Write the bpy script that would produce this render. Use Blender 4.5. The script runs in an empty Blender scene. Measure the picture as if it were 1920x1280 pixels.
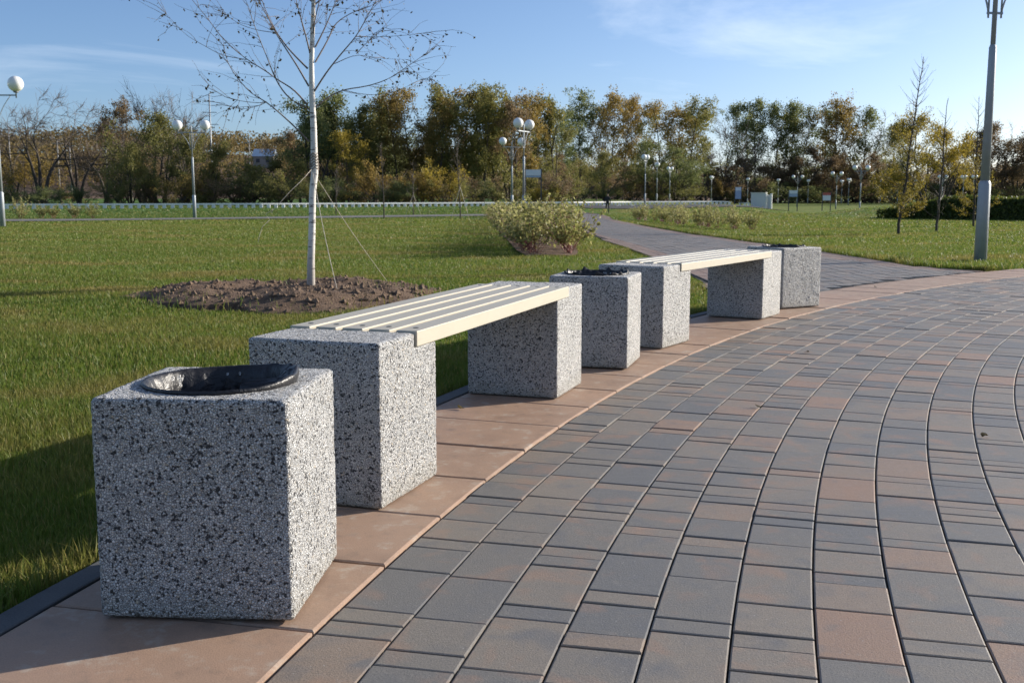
import bpy, bmesh, math, random
import numpy as np
from mathutils import Vector, Matrix, Quaternion

# ------------------------------------------------------------------ camera, sky, sun, exposure
sc = bpy.context.scene
COL = sc.collection
FPX, HC, PITCH = 2008.0, 0.94, math.radians(7.8)      # focal length in photo pixels, eye height, tilt
SUN_AZ, SUN_EL = math.radians(65.0), math.radians(18.5)

cam_d = bpy.data.cameras.new('camera')
cam = bpy.data.objects.new('camera', cam_d)
COL.objects.link(cam)
cam_d.sensor_width = 36.0
cam_d.lens = FPX / 1920 * 36
cam_d.clip_start, cam_d.clip_end = 0.05, 6000
cam_d.dof.use_dof = True
cam_d.dof.focus_distance = 3.1
cam_d.dof.aperture_fstop = 13
cam.location = (0, 0, HC)
cam.rotation_euler = (math.pi/2 - PITCH, 0, 0)
sc.camera = cam

w = bpy.data.worlds.new('World'); sc.world = w; w.use_nodes = True
wn = w.node_tree; wn.nodes.clear()
sky = wn.nodes.new('ShaderNodeTexSky'); sky.sky_type = 'NISHITA'; sky.sun_disc = False
sky.sun_elevation = SUN_EL; sky.sun_rotation = SUN_AZ
sky.air_density = 0.65; sky.dust_density = 1.1; sky.ozone_density = 3.4
tc = wn.nodes.new('ShaderNodeTexCoord')
mp = wn.nodes.new('ShaderNodeMapping'); mp.inputs['Scale'].default_value = (1.1, 2.2, 5.0); mp.inputs['Rotation'].default_value = (0.1, 0.2, 0.5); mp.inputs['Location'].default_value = (5.2, 4.4, 2.3)
nz = wn.nodes.new('ShaderNodeTexNoise'); nz.inputs['Scale'].default_value = 2.2; nz.inputs['Detail'].default_value = 8; nz.inputs['Roughness'].default_value = 0.62; nz.inputs['Distortion'].default_value = 0.6
rp = wn.nodes.new('ShaderNodeValToRGB'); rp.color_ramp.elements[0].position = 0.48; rp.color_ramp.elements[1].position = 0.92
rp.color_ramp.elements[0].color = (0, 0, 0, 1); rp.color_ramp.elements[1].color = (0.5, 0.5, 0.5, 1)
mx = wn.nodes.new('ShaderNodeMix'); mx.data_type = 'RGBA'; mx.inputs['B'].default_value = (9.0, 9.4, 9.8, 1)
bg = wn.nodes.new('ShaderNodeBackground'); bg.inputs['Strength'].default_value = 0.105
wo = wn.nodes.new('ShaderNodeOutputWorld')
wn.links.new(tc.outputs['Generated'], mp.inputs['Vector']); wn.links.new(mp.outputs[0], nz.inputs['Vector'])
wn.links.new(nz.outputs['Fac'], rp.inputs['Fac']); wn.links.new(rp.outputs['Color'], mx.inputs['Factor'])
wn.links.new(sky.outputs[0], mx.inputs['A']); wn.links.new(mx.outputs['Result'], bg.inputs['Color'])
wn.links.new(bg.outputs[0], wo.inputs['Surface'])

SUNV = Vector((math.sin(SUN_AZ)*math.cos(SUN_EL), math.cos(SUN_AZ)*math.cos(SUN_EL), math.sin(SUN_EL)))
sun_d = bpy.data.lights.new('sun', 'SUN'); sun_d.energy = 4.6; sun_d.angle = math.radians(0.53); sun_d.color = (1.0, 0.92, 0.80)
sun = bpy.data.objects.new('sun', sun_d); COL.objects.link(sun)
sun.rotation_euler = SUNV.to_track_quat('Z', 'Y').to_euler(); sun.location = SUNV*60
sc.view_settings.view_transform = 'Standard'; sc.view_settings.look = 'None'
sc.view_settings.exposure = 0.68; sc.view_settings.gamma = 1.0; sc.view_settings.use_curve_mapping = False
sc.render.engine = 'CYCLES'
sc.cycles.use_denoising = True
sc.cycles.max_bounces = 5; sc.cycles.diffuse_bounces = 3; sc.cycles.glossy_bounces = 2; sc.cycles.transmission_bounces = 3; sc.cycles.transparent_max_bounces = 4; sc.cycles.caustics_reflective = False; sc.cycles.caustics_refractive = False

RNG = np.random.default_rng(7)
random.seed(7)
R = math.radians

# ------------------------------------------------------------------ geometry of the place
CX, CY = 18.0, -2.2          # centre of the round plaza
R_SLAB_IN, R_SLAB_OUT, R_KERB = 18.95, 19.60, 19.68

def sst(a, b, t):
    t = np.clip((t-a)/(b-a), 0, 1); return t*t*(3-2*t)

def gz(x, y):
    """height of the lawn sheet"""
    x = np.asarray(x, float); y = np.asarray(y, float)
    left = -0.0065*np.clip(y-20, 0, 35)
    right = np.maximum(-0.0095*np.clip(y-15, 0, None), -0.95)
    m = sst(2, 9, x)
    z = left*(1-m) + right*m
    D = 85 + (np.clip(x, -60, 40)+20)*0.6
    emb = sst(D-5, D, y)*(1-sst(22, 32, x))
    z = z*(1-emb) + (-0.1)*emb
    z = z + 0.75*np.exp(-((x-27)/5.0)**2-((y-75)/7.0)**2)
    return z - 0.03

def ray(u, v):
    yc = -(v-640)/FPX
    return np.array([(u-960)/FPX, math.cos(PITCH)+yc*math.sin(PITCH), -math.sin(PITCH)+yc*math.cos(PITCH)])

def at(u, v, Y):
    d = ray(u, v); t = Y/d[1]
    return Vector((d[0]*t, Y, HC+d[2]*t))

def ground(u, v):
    d = ray(u, v); prev = 1.0
    t = 1.5
    while t < 600:
        p = d*t
        if HC+p[2] < gz(p[0], p[1])+0.03: break
        t *= 1.01
    return Vector((d[0]*t, d[1]*t, float(gz(d[0]*t, d[1]*t))+0.03))

def proj(x, y, z):
    z = z-HC
    zc = y*math.cos(PITCH)-z*math.sin(PITCH); yc = y*math.sin(PITCH)+z*math.cos(PITCH)
    return 960+FPX*x/zc, 640-FPX*yc/zc, zc

# ------------------------------------------------------------------ mesh helpers
def link(o, parent=None):
    COL.objects.link(o)
    if parent is not None: o.parent = parent
    return o

def empty(name, loc=(0, 0, 0), rz=0.0):
    o = bpy.data.objects.new(name, None); o.empty_display_size = 0.2
    o.location = loc; o.rotation_euler = (0, 0, rz)
    return link(o)

def tag(o, label=None, cat=None, group=None, kind=None):
    if label: o['label'] = label
    if cat: o['category'] = cat
    if group: o['group'] = group
    if kind: o['kind'] = kind
    return o

def np_mesh(name, verts, quads=None, tris=None, attrs=None, smooth=False):
    verts = np.asarray(verts, np.float32)
    me = bpy.data.meshes.new(name)
    quads = np.zeros((0, 4), np.int32) if quads is None else np.asarray(quads, np.int32)
    tris = np.zeros((0, 3), np.int32) if tris is None else np.asarray(tris, np.int32)
    me.vertices.add(len(verts)); me.vertices.foreach_set('co', verts.ravel())
    li = np.concatenate([quads.ravel(), tris.ravel()])
    me.loops.add(len(li)); me.loops.foreach_set('vertex_index', li)
    nq, nt_ = len(quads), len(tris)
    me.polygons.add(nq+nt_)
    ls = np.concatenate([np.arange(nq)*4, nq*4+np.arange(nt_)*3]).astype(np.int32)
    me.polygons.foreach_set('loop_start', ls)
    me.polygons.foreach_set('use_smooth', np.full(nq+nt_, smooth, bool))
    for k, a in (attrs or {}).items():          # per-vertex floats
        at_ = me.attributes.new(k, 'FLOAT', 'POINT'); at_.data.foreach_set('value', np.asarray(a, np.float32))
    me.update(calc_edges=True); me.validate()
    return me

class MB:
    def __init__(s): s.v = []; s.f = []; s.sm = []
    def box(s, c, size, rz=0.0, m=None):
        n = len(s.v); hx, hy, hz = [a/2 for a in size]
        M = m or (Matrix.Translation(c) @ Matrix.Rotation(rz, 4, 'Z'))
        for x, y, z in ((-1,-1,-1),(1,-1,-1),(1,1,-1),(-1,1,-1),(-1,-1,1),(1,-1,1),(1,1,1),(-1,1,1)):
            s.v.append(tuple(M @ Vector((x*hx, y*hy, z*hz))))
        for f in ((0,3,2,1),(4,5,6,7),(0,1,5,4),(1,2,6,5),(2,3,7,6),(3,0,4,7)):
            s.f.append(tuple(n+i for i in f)); s.sm.append(False)
        return s
    def tube(s, pts, rad, n=8, cap=True):
        pts = [Vector(p) for p in pts]; k = len(pts)
        if not hasattr(rad, '__len__'): rad = [rad]*k
        base = len(s.v); up = None
        for i in range(k):
            t = (pts[min(i+1, k-1)]-pts[max(i-1, 0)])
            t = t.normalized() if t.length > 1e-9 else Vector((0, 0, 1))
            if up is None:
                a = Vector((1, 0, 0)) if abs(t.x) < 0.8 else Vector((0, 1, 0)); up = (a-t*a.dot(t)).normalized()
            else:
                up = (up-t*up.dot(t)); up = up.normalized() if up.length > 1e-6 else t.orthogonal().normalized()
            b = t.cross(up)
            for j in range(n):
                an = 2*math.pi*j/n
                s.v.append(tuple(pts[i]+(up*math.cos(an)+b*math.sin(an))*rad[i]))
        for i in range(k-1):
            for j in range(n):
                j2 = (j+1) % n
                s.f.append((base+i*n+j, base+i*n+j2, base+(i+1)*n+j2, base+(i+1)*n+j)); s.sm.append(True)
        if cap:
            s.f.append(tuple(base+j for j in reversed(range(n)))); s.sm.append(False)
            s.f.append(tuple(base+(k-1)*n+j for j in range(n))); s.sm.append(False)
        return s
    def ball(s, c, r, nu=20, nv=14, sz=1.0):
        base = len(s.v)
        for i in range(nv+1):
            th = math.pi*i/nv
            for j in range(nu):
                ph = 2*math.pi*j/nu
                s.v.append((c[0]+r*math.sin(th)*math.cos(ph), c[1]+r*math.sin(th)*math.sin(ph), c[2]+sz*r*math.cos(th)))
        for i in range(nv):
            for j in range(nu):
                s.f.append((base+i*nu+j, base+(i+1)*nu+j, base+(i+1)*nu+(j+1) % nu, base+i*nu+(j+1) % nu)); s.sm.append(True)
        return s
    def build(s, name, m, parent=None, bevel=0.0):
        me = bpy.data.meshes.new(name); me.from_pydata(s.v, [], s.f)
        me.polygons.foreach_set('use_smooth', s.sm)
        if bevel:
            bm = bmesh.new(); bm.from_mesh(me)
            bmesh.ops.bevel(bm, geom=bm.edges[:], offset=bevel, segments=2, affect='EDGES', profile=0.6)
            bm.to_mesh(me); bm.free()
        me.materials.append(m)
        return link(bpy.data.objects.new(name, me), parent)

def obj(name, me, m, parent=None):
    if m is not None: me.materials.append(m)
    return link(bpy.data.objects.new(name, me), parent)

def copy_tree(o, parent=None):
    kids = list(o.children)
    c = o.copy(); COL.objects.link(c); c.parent = parent
    for ch in kids: copy_tree(ch, c)
    return c

# ------------------------------------------------------------------ materials
def new_mat(name):
    m = bpy.data.materials.new(name); m.use_nodes = True; m.node_tree.nodes.clear()
    return m, m.node_tree

def nd(nt, typ, _out=None, **kw):
    n = nt.nodes.new('ShaderNode'+typ)
    ins = {}
    for k, v in kw.items():
        if k.startswith('i_'): ins[k[2:].replace('_', ' ')] = v
        else: setattr(n, k, v)
    for k, v in ins.items():
        s = n.inputs[int(k)] if k.isdigit() else n.inputs[k]
        if isinstance(v, bpy.types.NodeSocket): nt.links.new(v, s)
        else: s.default_value = v
    return n

def ramp(nt, fac, stops, interp='LINEAR'):
    n = nt.nodes.new('ShaderNodeValToRGB'); cr = n.color_ramp; cr.interpolation = interp
    while len(cr.elements) < len(stops): cr.elements.new(0.5)
    for e, (p, c) in zip(cr.elements, stops):
        e.position = p; e.color = (c, c, c, 1) if not hasattr(c, '__len__') else (*c, 1)
    nt.links.new(fac, n.inputs[0])
    return n.outputs['Color']

def mixc(nt, fac, a, b, blend='MIX'):
    n = nt.nodes.new('ShaderNodeMix'); n.data_type = 'RGBA'; n.blend_type = blend
    for s, v in ((n.inputs['Factor'], fac), (n.inputs['A'], a), (n.inputs['B'], b)):
        if isinstance(v, bpy.types.NodeSocket): nt.links.new(v, s)
        elif hasattr(v, '__len__'): s.default_value = (*v, 1)
        else: s.default_value = v
    return n.outputs['Result']

def math_(nt, op, a, b=0.0, clamp=False):
    n = nt.nodes.new('ShaderNodeMath'); n.operation = op; n.use_clamp = clamp
    for i, v in enumerate((a, b)):
        if isinstance(v, bpy.types.NodeSocket): nt.links.new(v, n.inputs[i])
        else: n.inputs[i].default_value = v
    return n.outputs[0]

def finish(nt, col, rough=0.6, bump=None, bstr=0.3, bdist=0.01, metal=0.0, spec=0.5, coat=0.0):
    p = nd(nt, 'BsdfPrincipled')
    for k, v in (('Base Color', col), ('Roughness', rough), ('Metallic', metal), ('Specular IOR Level', spec), ('Coat Weight', coat)):
        s = p.inputs[k]
        if isinstance(v, bpy.types.NodeSocket): nt.links.new(v, s)
        elif hasattr(v, '__len__'): s.default_value = (*v, 1)
        else: s.default_value = v
    if bump is not None:
        b = nd(nt, 'Bump', i_Strength=bstr, i_Distance=bdist, i_Height=bump)
        nt.links.new(b.outputs[0], p.inputs['Normal'])
    o = nd(nt, 'OutputMaterial'); nt.links.new(p.outputs[0], o.inputs[0])
    return p

def noise(nt, vec, scale, detail=4, rough=0.55, dist=0.0, w_=None):
    n = nt.nodes.new('ShaderNodeTexNoise')
    if w_ is not None: n.noise_dimensions = '4D'; nt.links.new(w_, n.inputs['W'])
    n.inputs['Scale'].default_value = scale; n.inputs['Detail'].default_value = detail
    n.inputs['Roughness'].default_value = rough; n.inputs['Distortion'].default_value = dist
    if vec is not None: nt.links.new(vec, n.inputs['Vector'])
    return n.outputs['Fac']

def simple(name, col, rough=0.5, metal=0.0, var=0.12, scale=12.0, spec=0.5, bump=0.0):
    """paint or metal with a little uneven colour and gloss"""
    m, nt = new_mat(name)
    v = nd(nt, 'TexCoord').outputs['Object']
    f = noise(nt, v, scale, 5)
    c = mixc(nt, f, tuple(a*(1-var) for a in col), tuple(min(1, a*(1+var)) for a in col))
    r = ramp(nt, f, [(0.3, max(0.02, rough-0.08)), (0.7, min(1, rough+0.1))])
    finish(nt, c, r, f if bump else None, bump, 0.01, metal, spec)
    return m

def leaf_mat(name, stops, trans=0.5, rough=0.55):
    m, nt = new_mat(name)
    a = nd(nt, 'Attribute', attribute_name='tint').outputs['Fac']
    r = nd(nt, 'ObjectInfo').outputs['Random']
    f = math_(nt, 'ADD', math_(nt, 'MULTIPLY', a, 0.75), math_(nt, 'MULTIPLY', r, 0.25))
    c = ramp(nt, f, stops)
    p = nd(nt, 'BsdfPrincipled', i_Roughness=rough); nt.links.new(c, p.inputs['Base Color']); p.inputs['Specular IOR Level'].default_value = 0.3
    t = nd(nt, 'BsdfTranslucent'); nt.links.new(c, t.inputs[0])
    s = nd(nt, 'MixShader', i_0=trans); nt.links.new(p.outputs[0], s.inputs[1]); nt.links.new(t.outputs[0], s.inputs[2])
    o = nd(nt, 'OutputMaterial'); nt.links.new(s.outputs[0], o.inputs[0])
    return m

def m_washed():
    m, nt = new_mat('washed_aggregate_concrete')
    tcn = nd(nt, 'TexCoord'); oi = nd(nt, 'ObjectInfo')
    off = nd(nt, 'VectorMath', operation='SCALE'); nt.links.new(tcn.outputs['Object'], off.inputs[0]); off.inputs['Scale'].default_value = 1.0
    add = nd(nt, 'VectorMath', operation='ADD'); nt.links.new(off.outputs[0], add.inputs[0]); nt.links.new(oi.outputs['Random'], add.inputs[1])
    wob = nd(nt, 'TexNoise', i_Scale=260.0, i_Detail=1.0); nt.links.new(add.outputs[0], wob.inputs['Vector'])
    wv = nd(nt, 'VectorMath', operation='SCALE'); nt.links.new(wob.outputs['Color'], wv.inputs[0]); wv.inputs['Scale'].default_value = 0.0055
    v = nd(nt, 'VectorMath', operation='ADD'); nt.links.new(add.outputs[0], v.inputs[0]); nt.links.new(wv.outputs[0], v.inputs[1])
    vo = nd(nt, 'TexVoronoi', i_Scale=172.0); nt.links.new(v.outputs[0], vo.inputs['Vector'])
    ve = nd(nt, 'TexVoronoi', i_Scale=172.0, feature='DISTANCE_TO_EDGE'); nt.links.new(v.outputs[0], ve.inputs['Vector'])
    vo2 = nd(nt, 'TexVoronoi', i_Scale=285.0); nt.links.new(v.outputs[0], vo2.inputs['Vector'])
    ve2 = nd(nt, 'TexVoronoi', i_Scale=285.0, feature='DISTANCE_TO_EDGE'); nt.links.new(v.outputs[0], ve2.inputs['Vector'])
    pick = ramp(nt, noise(nt, add.outputs[0], 95.0, 2, 0.6), [(0.58, 0.0), (0.61, 1.0)])
    cc = mixc(nt, pick, vo.outputs['Color'], vo2.outputs['Color'])
    edge_ = mixc(nt, pick, ve.outputs['Distance'], ve2.outputs['Distance'])
    sep = nd(nt, 'SeparateColor'); nt.links.new(cc, sep.inputs[0])
    chip = ramp(nt, sep.outputs[0], [(0.0, (0.018, 0.019, 0.022)), (0.135, (0.035, 0.037, 0.042)), (0.155, (0.50, 0.515, 0.53)), (0.40, (0.70, 0.71, 0.71)), (0.84, (0.82, 0.81, 0.78)), (0.90, (0.60, 0.52, 0.40)), (0.93, (0.70, 0.69, 0.67)), (1.0, (0.86, 0.85, 0.82))])
    big = noise(nt, add.outputs[0], 9.0, 4)
    matrix = mixc(nt, big, (0.10, 0.103, 0.108), (0.20, 0.20, 0.20))
    e = ramp(nt, edge_, [(0.03, 0.0), (0.14, 1.0)])
    c = mixc(nt, e, matrix, chip)
    dirt = ramp(nt, big, [(0.3, 0.94), (0.65, 1.0)])
    c = mixc(nt, 1.0, c, dirt, 'MULTIPLY')
    # grime creeping up from the paving
    sz = nd(nt, 'SeparateXYZ'); nt.links.new(tcn.outputs['Object'], sz.inputs[0])
    g = math_(nt, 'ADD', sz.outputs['Z'], math_(nt, 'MULTIPLY', noise(nt, add.outputs[0], 18.0, 4), 0.10))
    c = mixc(nt, ramp(nt, g, [(0.045, 0.35), (0.13, 0.0)]), c, (0.30, 0.27, 0.19))
    hgt = ramp(nt, edge_, [(0.0, 0.0), (0.3, 1.0)])
    finish(nt, c, 0.55, hgt, 0.8, 0.005)
    return m

def m_paver():
    m, nt = new_mat('colour_mix_paver')
    ta = nd(nt, 'Attribute', attribute_name='tone').outputs['Fac']
    tb = nd(nt, 'Attribute', attribute_name='tone', attribute_type='OBJECT').outputs['Fac']
    tone = math_(nt, 'ADD', ta, tb)
    pos = nd(nt, 'NewGeometry').outputs['Position']
    w1 = math_(nt, 'MULTIPLY', tone, 91.7)
    n1 = noise(nt, pos, 7.0, 3, 0.5, 0.6, w1)
    base = ramp(nt, tone, [(0.0, (0.134, 0.130, 0.125)), (0.25, (0.174, 0.156, 0.134)), (0.55, (0.209, 0.175, 0.140)), (0.78, (0.233, 0.175, 0.131)), (1.0, (0.281, 0.175, 0.119))])
    c = mixc(nt, ramp(nt, n1, [(0.53, 0.0), (0.72, 0.6)]), base, (0.303, 0.177, 0.113))
    c = mixc(nt, ramp(nt, n1, [(0.28, 0.8), (0.45, 0.0)]), c, (0.130, 0.128, 0.128))
    n2 = noise(nt, pos, 200.0, 4, 0.7)
    c = mixc(nt, 1.0, c, (1.10, 1.12, 1.14), 'MULTIPLY')
    c = mixc(nt, ramp(nt, n2, [(0.32, 0.42), (0.55, 0.0)]), c, (0.09, 0.088, 0.086))
    c = mixc(nt, ramp(nt, n2, [(0.56, 0.0), (0.75, 0.35)]), c, (0.30, 0.28, 0.26))
    n3 = noise(nt, pos, 34.0, 5, 0.65)
    c = mixc(nt, ramp(nt, n3, [(0.58, 0.0), (0.8, 0.35)]), c, (0.33, 0.31, 0.29))
    v = nd(nt, 'TexVoronoi', i_Scale=38.0); nt.links.new(pos, v.inputs['Vector'])
    sp = ramp(nt, v.outputs['Distance'], [(0.03, 0.8), (0.09, 0.0)])
    c = mixc(nt, sp, c, (0.36, 0.35, 0.33))
    finish(nt, c, ramp(nt, n3, [(0.3, 0.5), (0.7, 0.68)]), n2, 0.4, 0.003)
    return m

def m_slab():
    m, nt = new_mat('red_concrete_slab')
    tone = nd(nt, 'Attribute', attribute_name='tone', attribute_type='OBJECT').outputs['Fac']
    pos = nd(nt, 'NewGeometry').outputs['Position']
    n1 = noise(nt, pos, 5.0, 5, 0.6, 0.8, math_(nt, 'MULTIPLY', tone, 57.0))
    c = ramp(nt, n1, [(0.25, (0.265, 0.175, 0.124)), (0.45, (0.355, 0.245, 0.175)), (0.62, (0.395, 0.265, 0.184)), (0.8, (0.330, 0.265, 0.212))])
    c = mixc(nt, math_(nt, 'MULTIPLY', tone, 0.25), c, (0.420, 0.235, 0.152))
    n2 = noise(nt, pos, 260.0, 3)
    c = mixc(nt, ramp(nt, n2, [(0.32, 0.3), (0.6, 0.0)]), c, (0.160, 0.100, 0.069))
    n3 = noise(nt, pos, 11.0, 6, 0.7)
    c = mixc(nt, ramp(nt, n3, [(0.54, 0.0), (0.68, 0.6)]), c, (0.460, 0.410, 0.340))
    c = mixc(nt, ramp(nt, n3, [(0.30, 0.65), (0.45, 0.0)]), c, (0.200, 0.150, 0.115))
    vs = nd(nt, 'TexVoronoi', i_Scale=9.0); nt.links.new(pos, vs.inputs['Vector'])
    c = mixc(nt, math_(nt, 'MULTIPLY', ramp(nt, vs.outputs['Distance'], [(0.04, 0.55), (0.13, 0.0)]), n3), c, (0.500, 0.490, 0.442))
    finish(nt, c, ramp(nt, n3, [(0.3, 0.55), (0.7, 0.72)]), n2, 0.25, 0.002)
    return m

def m_noise2(name, a, b, scale, rough=0.85, fine=120.0, bstr=0.4, bdist=0.01, c3=None):
    m, nt = new_mat(name)
    pos = nd(nt, 'NewGeometry').outputs['Position']
    n1 = noise(nt, pos, scale, 6, 0.6); n2 = noise(nt, pos, fine, 4, 0.6)
    c = mixc(nt, ramp(nt, n1, [(0.3, 0.0), (0.7, 1.0)]), a, b)
    if c3: c = mixc(nt, ramp(nt, noise(nt, pos, scale*0.31, 4), [(0.5, 0.0), (0.68, 0.8)]), c, c3)
    c = mixc(nt, ramp(nt, n2, [(0.3, 0.5), (0.6, 0.0)]), c, tuple(x*0.45 for x in a))
    finish(nt, c, rough, n2, bstr, bdist, spec=0.25)
    return m

def m_grass(name, blade=True):
    m, nt = new_mat(name)
    pos = nd(nt, 'NewGeometry').outputs['Position']
    mpn = nd(nt, 'Mapping'); nt.links.new(pos, mpn.inputs[0]); mpn.inputs['Scale'].default_value = (0.55, 1.0, 1.0)
    n1 = noise(nt, mpn.outputs[0], 0.75, 5, 0.6, 0.4)
    n2 = noise(nt, pos, 3.5, 4, 0.6)
    green = mixc(nt, n2, (0.100, 0.158, 0.021), (0.165, 0.222, 0.031))
    dry = mixc(nt, n2, (0.225, 0.190, 0.048), (0.28, 0.23, 0.075))
    lush = mixc(nt, n2, (0.080, 0.148, 0.018), (0.135, 0.198, 0.026))
    c = mixc(nt, ramp(nt, n1, [(0.51, 0.0), (0.64, 0.9)]), green, dry)
    c = mixc(nt, ramp(nt, n1, [(0.34, 0.9), (0.46, 0.0)]), c, lush)
    sy = nd(nt, 'SeparateXYZ'); nt.links.new(pos, sy.inputs[0])
    verge = math_(nt, 'MULTIPLY', ramp(nt, math_(nt, 'DIVIDE', sy.outputs['Y'], 100.0), [(0.50, 0.0), (0.56, 1.0)]), ramp(nt, math_(nt, 'ADD', math_(nt, 'DIVIDE', sy.outputs['X'], 100.0), 0.5), [(0.56, 0.8), (0.62, 0.0)]))
    c = mixc(nt, verge, c, (0.060, 0.135, 0.022))
    if blade:
        a = nd(nt, 'Attribute', attribute_name='tint').outputs['Fac']
        c = mixc(nt, ramp(nt, a, [(0.0, 0.0), (0.80, 0.10), (0.88, 0.75), (1.0, 0.9)]), c, (0.33, 0.27, 0.09))
        c = mixc(nt, ramp(nt, a, [(0.0, 0.45), (0.35, 0.0)]), c, (0.035, 0.075, 0.010))
        p = nd(nt, 'BsdfPrincipled', i_Roughness=0.5); nt.links.new(c, p.inputs['Base Color']); p.inputs['Specular IOR Level'].default_value = 0.35
        t = nd(nt, 'BsdfTranslucent'); nt.links.new(c, t.inputs[0])
        s = nd(nt, 'MixShader', i_0=0.45); nt.links.new(p.outputs[0], s.inputs[1]); nt.links.new(t.outputs[0], s.inputs[2])
        o = nd(nt, 'OutputMaterial'); nt.links.new(s.outputs[0], o.inputs[0])
    else:
        n3 = noise(nt, pos, 26.0, 4, 0.7)
        c = mixc(nt, ramp(nt, n3, [(0.35, 0.3), (0.6, 0.0)]), c, (0.055, 0.062, 0.016))
        finish(nt, c, 0.9, n3, 0.8, 0.04, spec=0.15)
    return m

def m_birch():
    m, nt = new_mat('birch_bark')
    v = nd(nt, 'TexCoord').outputs['Object']
    mpn = nd(nt, 'Mapping'); nt.links.new(v, mpn.inputs[0]); mpn.inputs['Scale'].default_value = (9, 9, 34)
    n1 = noise(nt, mpn.outputs[0], 1.0, 5, 0.65)
    n2 = noise(nt, v, 5.0, 4)
    c = mixc(nt, n2, (0.60, 0.56, 0.50), (0.78, 0.76, 0.72))
    c = mixc(nt, ramp(nt, n1, [(0.56, 0.0), (0.62, 0.9)]), c, (0.05, 0.042, 0.036))
    mp2 = nd(nt, 'Mapping'); nt.links.new(v, mp2.inputs[0]); mp2.inputs['Scale'].default_value = (11, 11, 7)
    n4 = noise(nt, mp2.outputs[0], 1.0, 4, 0.6, 0.5)
    c = mixc(nt, ramp(nt, n4, [(0.62, 0.0), (0.68, 0.92)]), c, (0.035, 0.03, 0.028))
    sz = nd(nt, 'SeparateXYZ'); nt.links.new(v, sz.inputs[0])
    low = ramp(nt, math_(nt, 'ADD', sz.outputs['Z'], math_(nt, 'MULTIPLY', n1, 0.5)), [(0.30, 0.85), (0.85, 0.0)])
    c = mixc(nt, low, c, (0.20, 0.165, 0.13))
    hi = ramp(nt, sz.outputs['Z'], [(0.62, 0.0), (1.0, 0.75)])
    c = mixc(nt, math_(nt, 'MULTIPLY', ramp(nt, math_(nt, 'DIVIDE', sz.outputs['Z'], 4.5), [(0.5, 0.0), (0.95, 0.8)]), n2), c, (0.30, 0.20, 0.12))
    finish(nt, c, 0.6, n1, 0.3, 0.004)
    return m

MT = {
 'washed': m_washed(), 'paver': m_paver(), 'slab': m_slab(), 'birch': m_birch(),
 'bed': m_noise2('joint_sand', (0.035, 0.033, 0.031), (0.06, 0.056, 0.05), 9.0),
 'kerb': m_noise2('dark_kerb_concrete', (0.085, 0.09, 0.095), (0.125, 0.128, 0.13), 8.0, 0.7, 200.0, 0.2, 0.003),
 'walk': m_noise2('pale_asphalt_walk', (0.16, 0.155, 0.145), (0.22, 0.21, 0.195), 0.8, 0.85, 60.0),
 'asphalt': m_noise2('road_asphalt', (0.07, 0.07, 0.072), (0.10, 0.10, 0.10), 0.7, 0.85, 60.0),
 'soil': m_noise2('dug_soil', (0.13, 0.085, 0.058), (0.235, 0.16, 0.108), 7.0, 0.95, 70.0, 1.0, 0.03),
 'clod': m_noise2('dry_soil_clod', (0.13, 0.088, 0.06), (0.235, 0.165, 0.115), 20.0, 0.95, 90.0, 0.6, 0.01),
 'grass': m_grass('grass_blades', True), 'lawn': m_grass('lawn_ground', False),
 'steel': simple('galvanised_steel', (0.33, 0.36, 0.39), 0.55, 0.35, 0.18, 9.0),
 'globe': simple('opal_plastic_globe', (0.85, 0.85, 0.83), 0.28, 0.0, 0.03, 3.0),
 'socket': simple('grey_lamp_socket', (0.20, 0.21, 0.22), 0.5),
 'slat': None, 'plastic': None,
 'screw': simple('dark_screw', (0.09, 0.09, 0.09), 0.45, 0.6),
 'bark': m_noise2('grey_brown_bark', (0.055, 0.045, 0.038), (0.12, 0.10, 0.085), 3.0, 0.9, 30.0),
 'birchtwig': simple('birch_twig_bark', (0.17, 0.135, 0.115), 0.6),
 'twig': simple('dark_twig_bark', (0.085, 0.062, 0.048), 0.7),
 'redtwig': simple('red_dogwood_stem', (0.20, 0.06, 0.045), 0.6),
 'rope': simple('pale_jute_rope', (0.52, 0.47, 0.40), 0.9, 0, 0.2, 90.0),
 'darkrope': simple('weathered_rope_wrap', (0.24, 0.20, 0.165), 0.95, 0, 0.3, 60.0),
 'white': simple('white_paint', (0.80, 0.80, 0.78), 0.55, 0, 0.08, 2.0),
 'signwhite': simple('white_sign_panel', (0.66, 0.69, 0.74), 0.45, 0, 0.05, 3.0),
 'signblue': simple('blue_sign_panel', (0.30, 0.38, 0.52), 0.45, 0, 0.08, 3.0),
 'signred': simple('red_sign_strip', (0.42, 0.10, 0.08), 0.45),
 'post': simple('dark_painted_post', (0.05, 0.055, 0.07), 0.5),
 'cabin': simple('grey_cabin_panel', (0.58, 0.61, 0.64), 0.55, 0, 0.08, 1.5),
 'roof': simple('light_metal_roof', (0.42, 0.52, 0.62), 0.4),
 'wood': simple('weathered_pole', (0.30, 0.28, 0.26), 0.8),
 'cloth': None,
}
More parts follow.
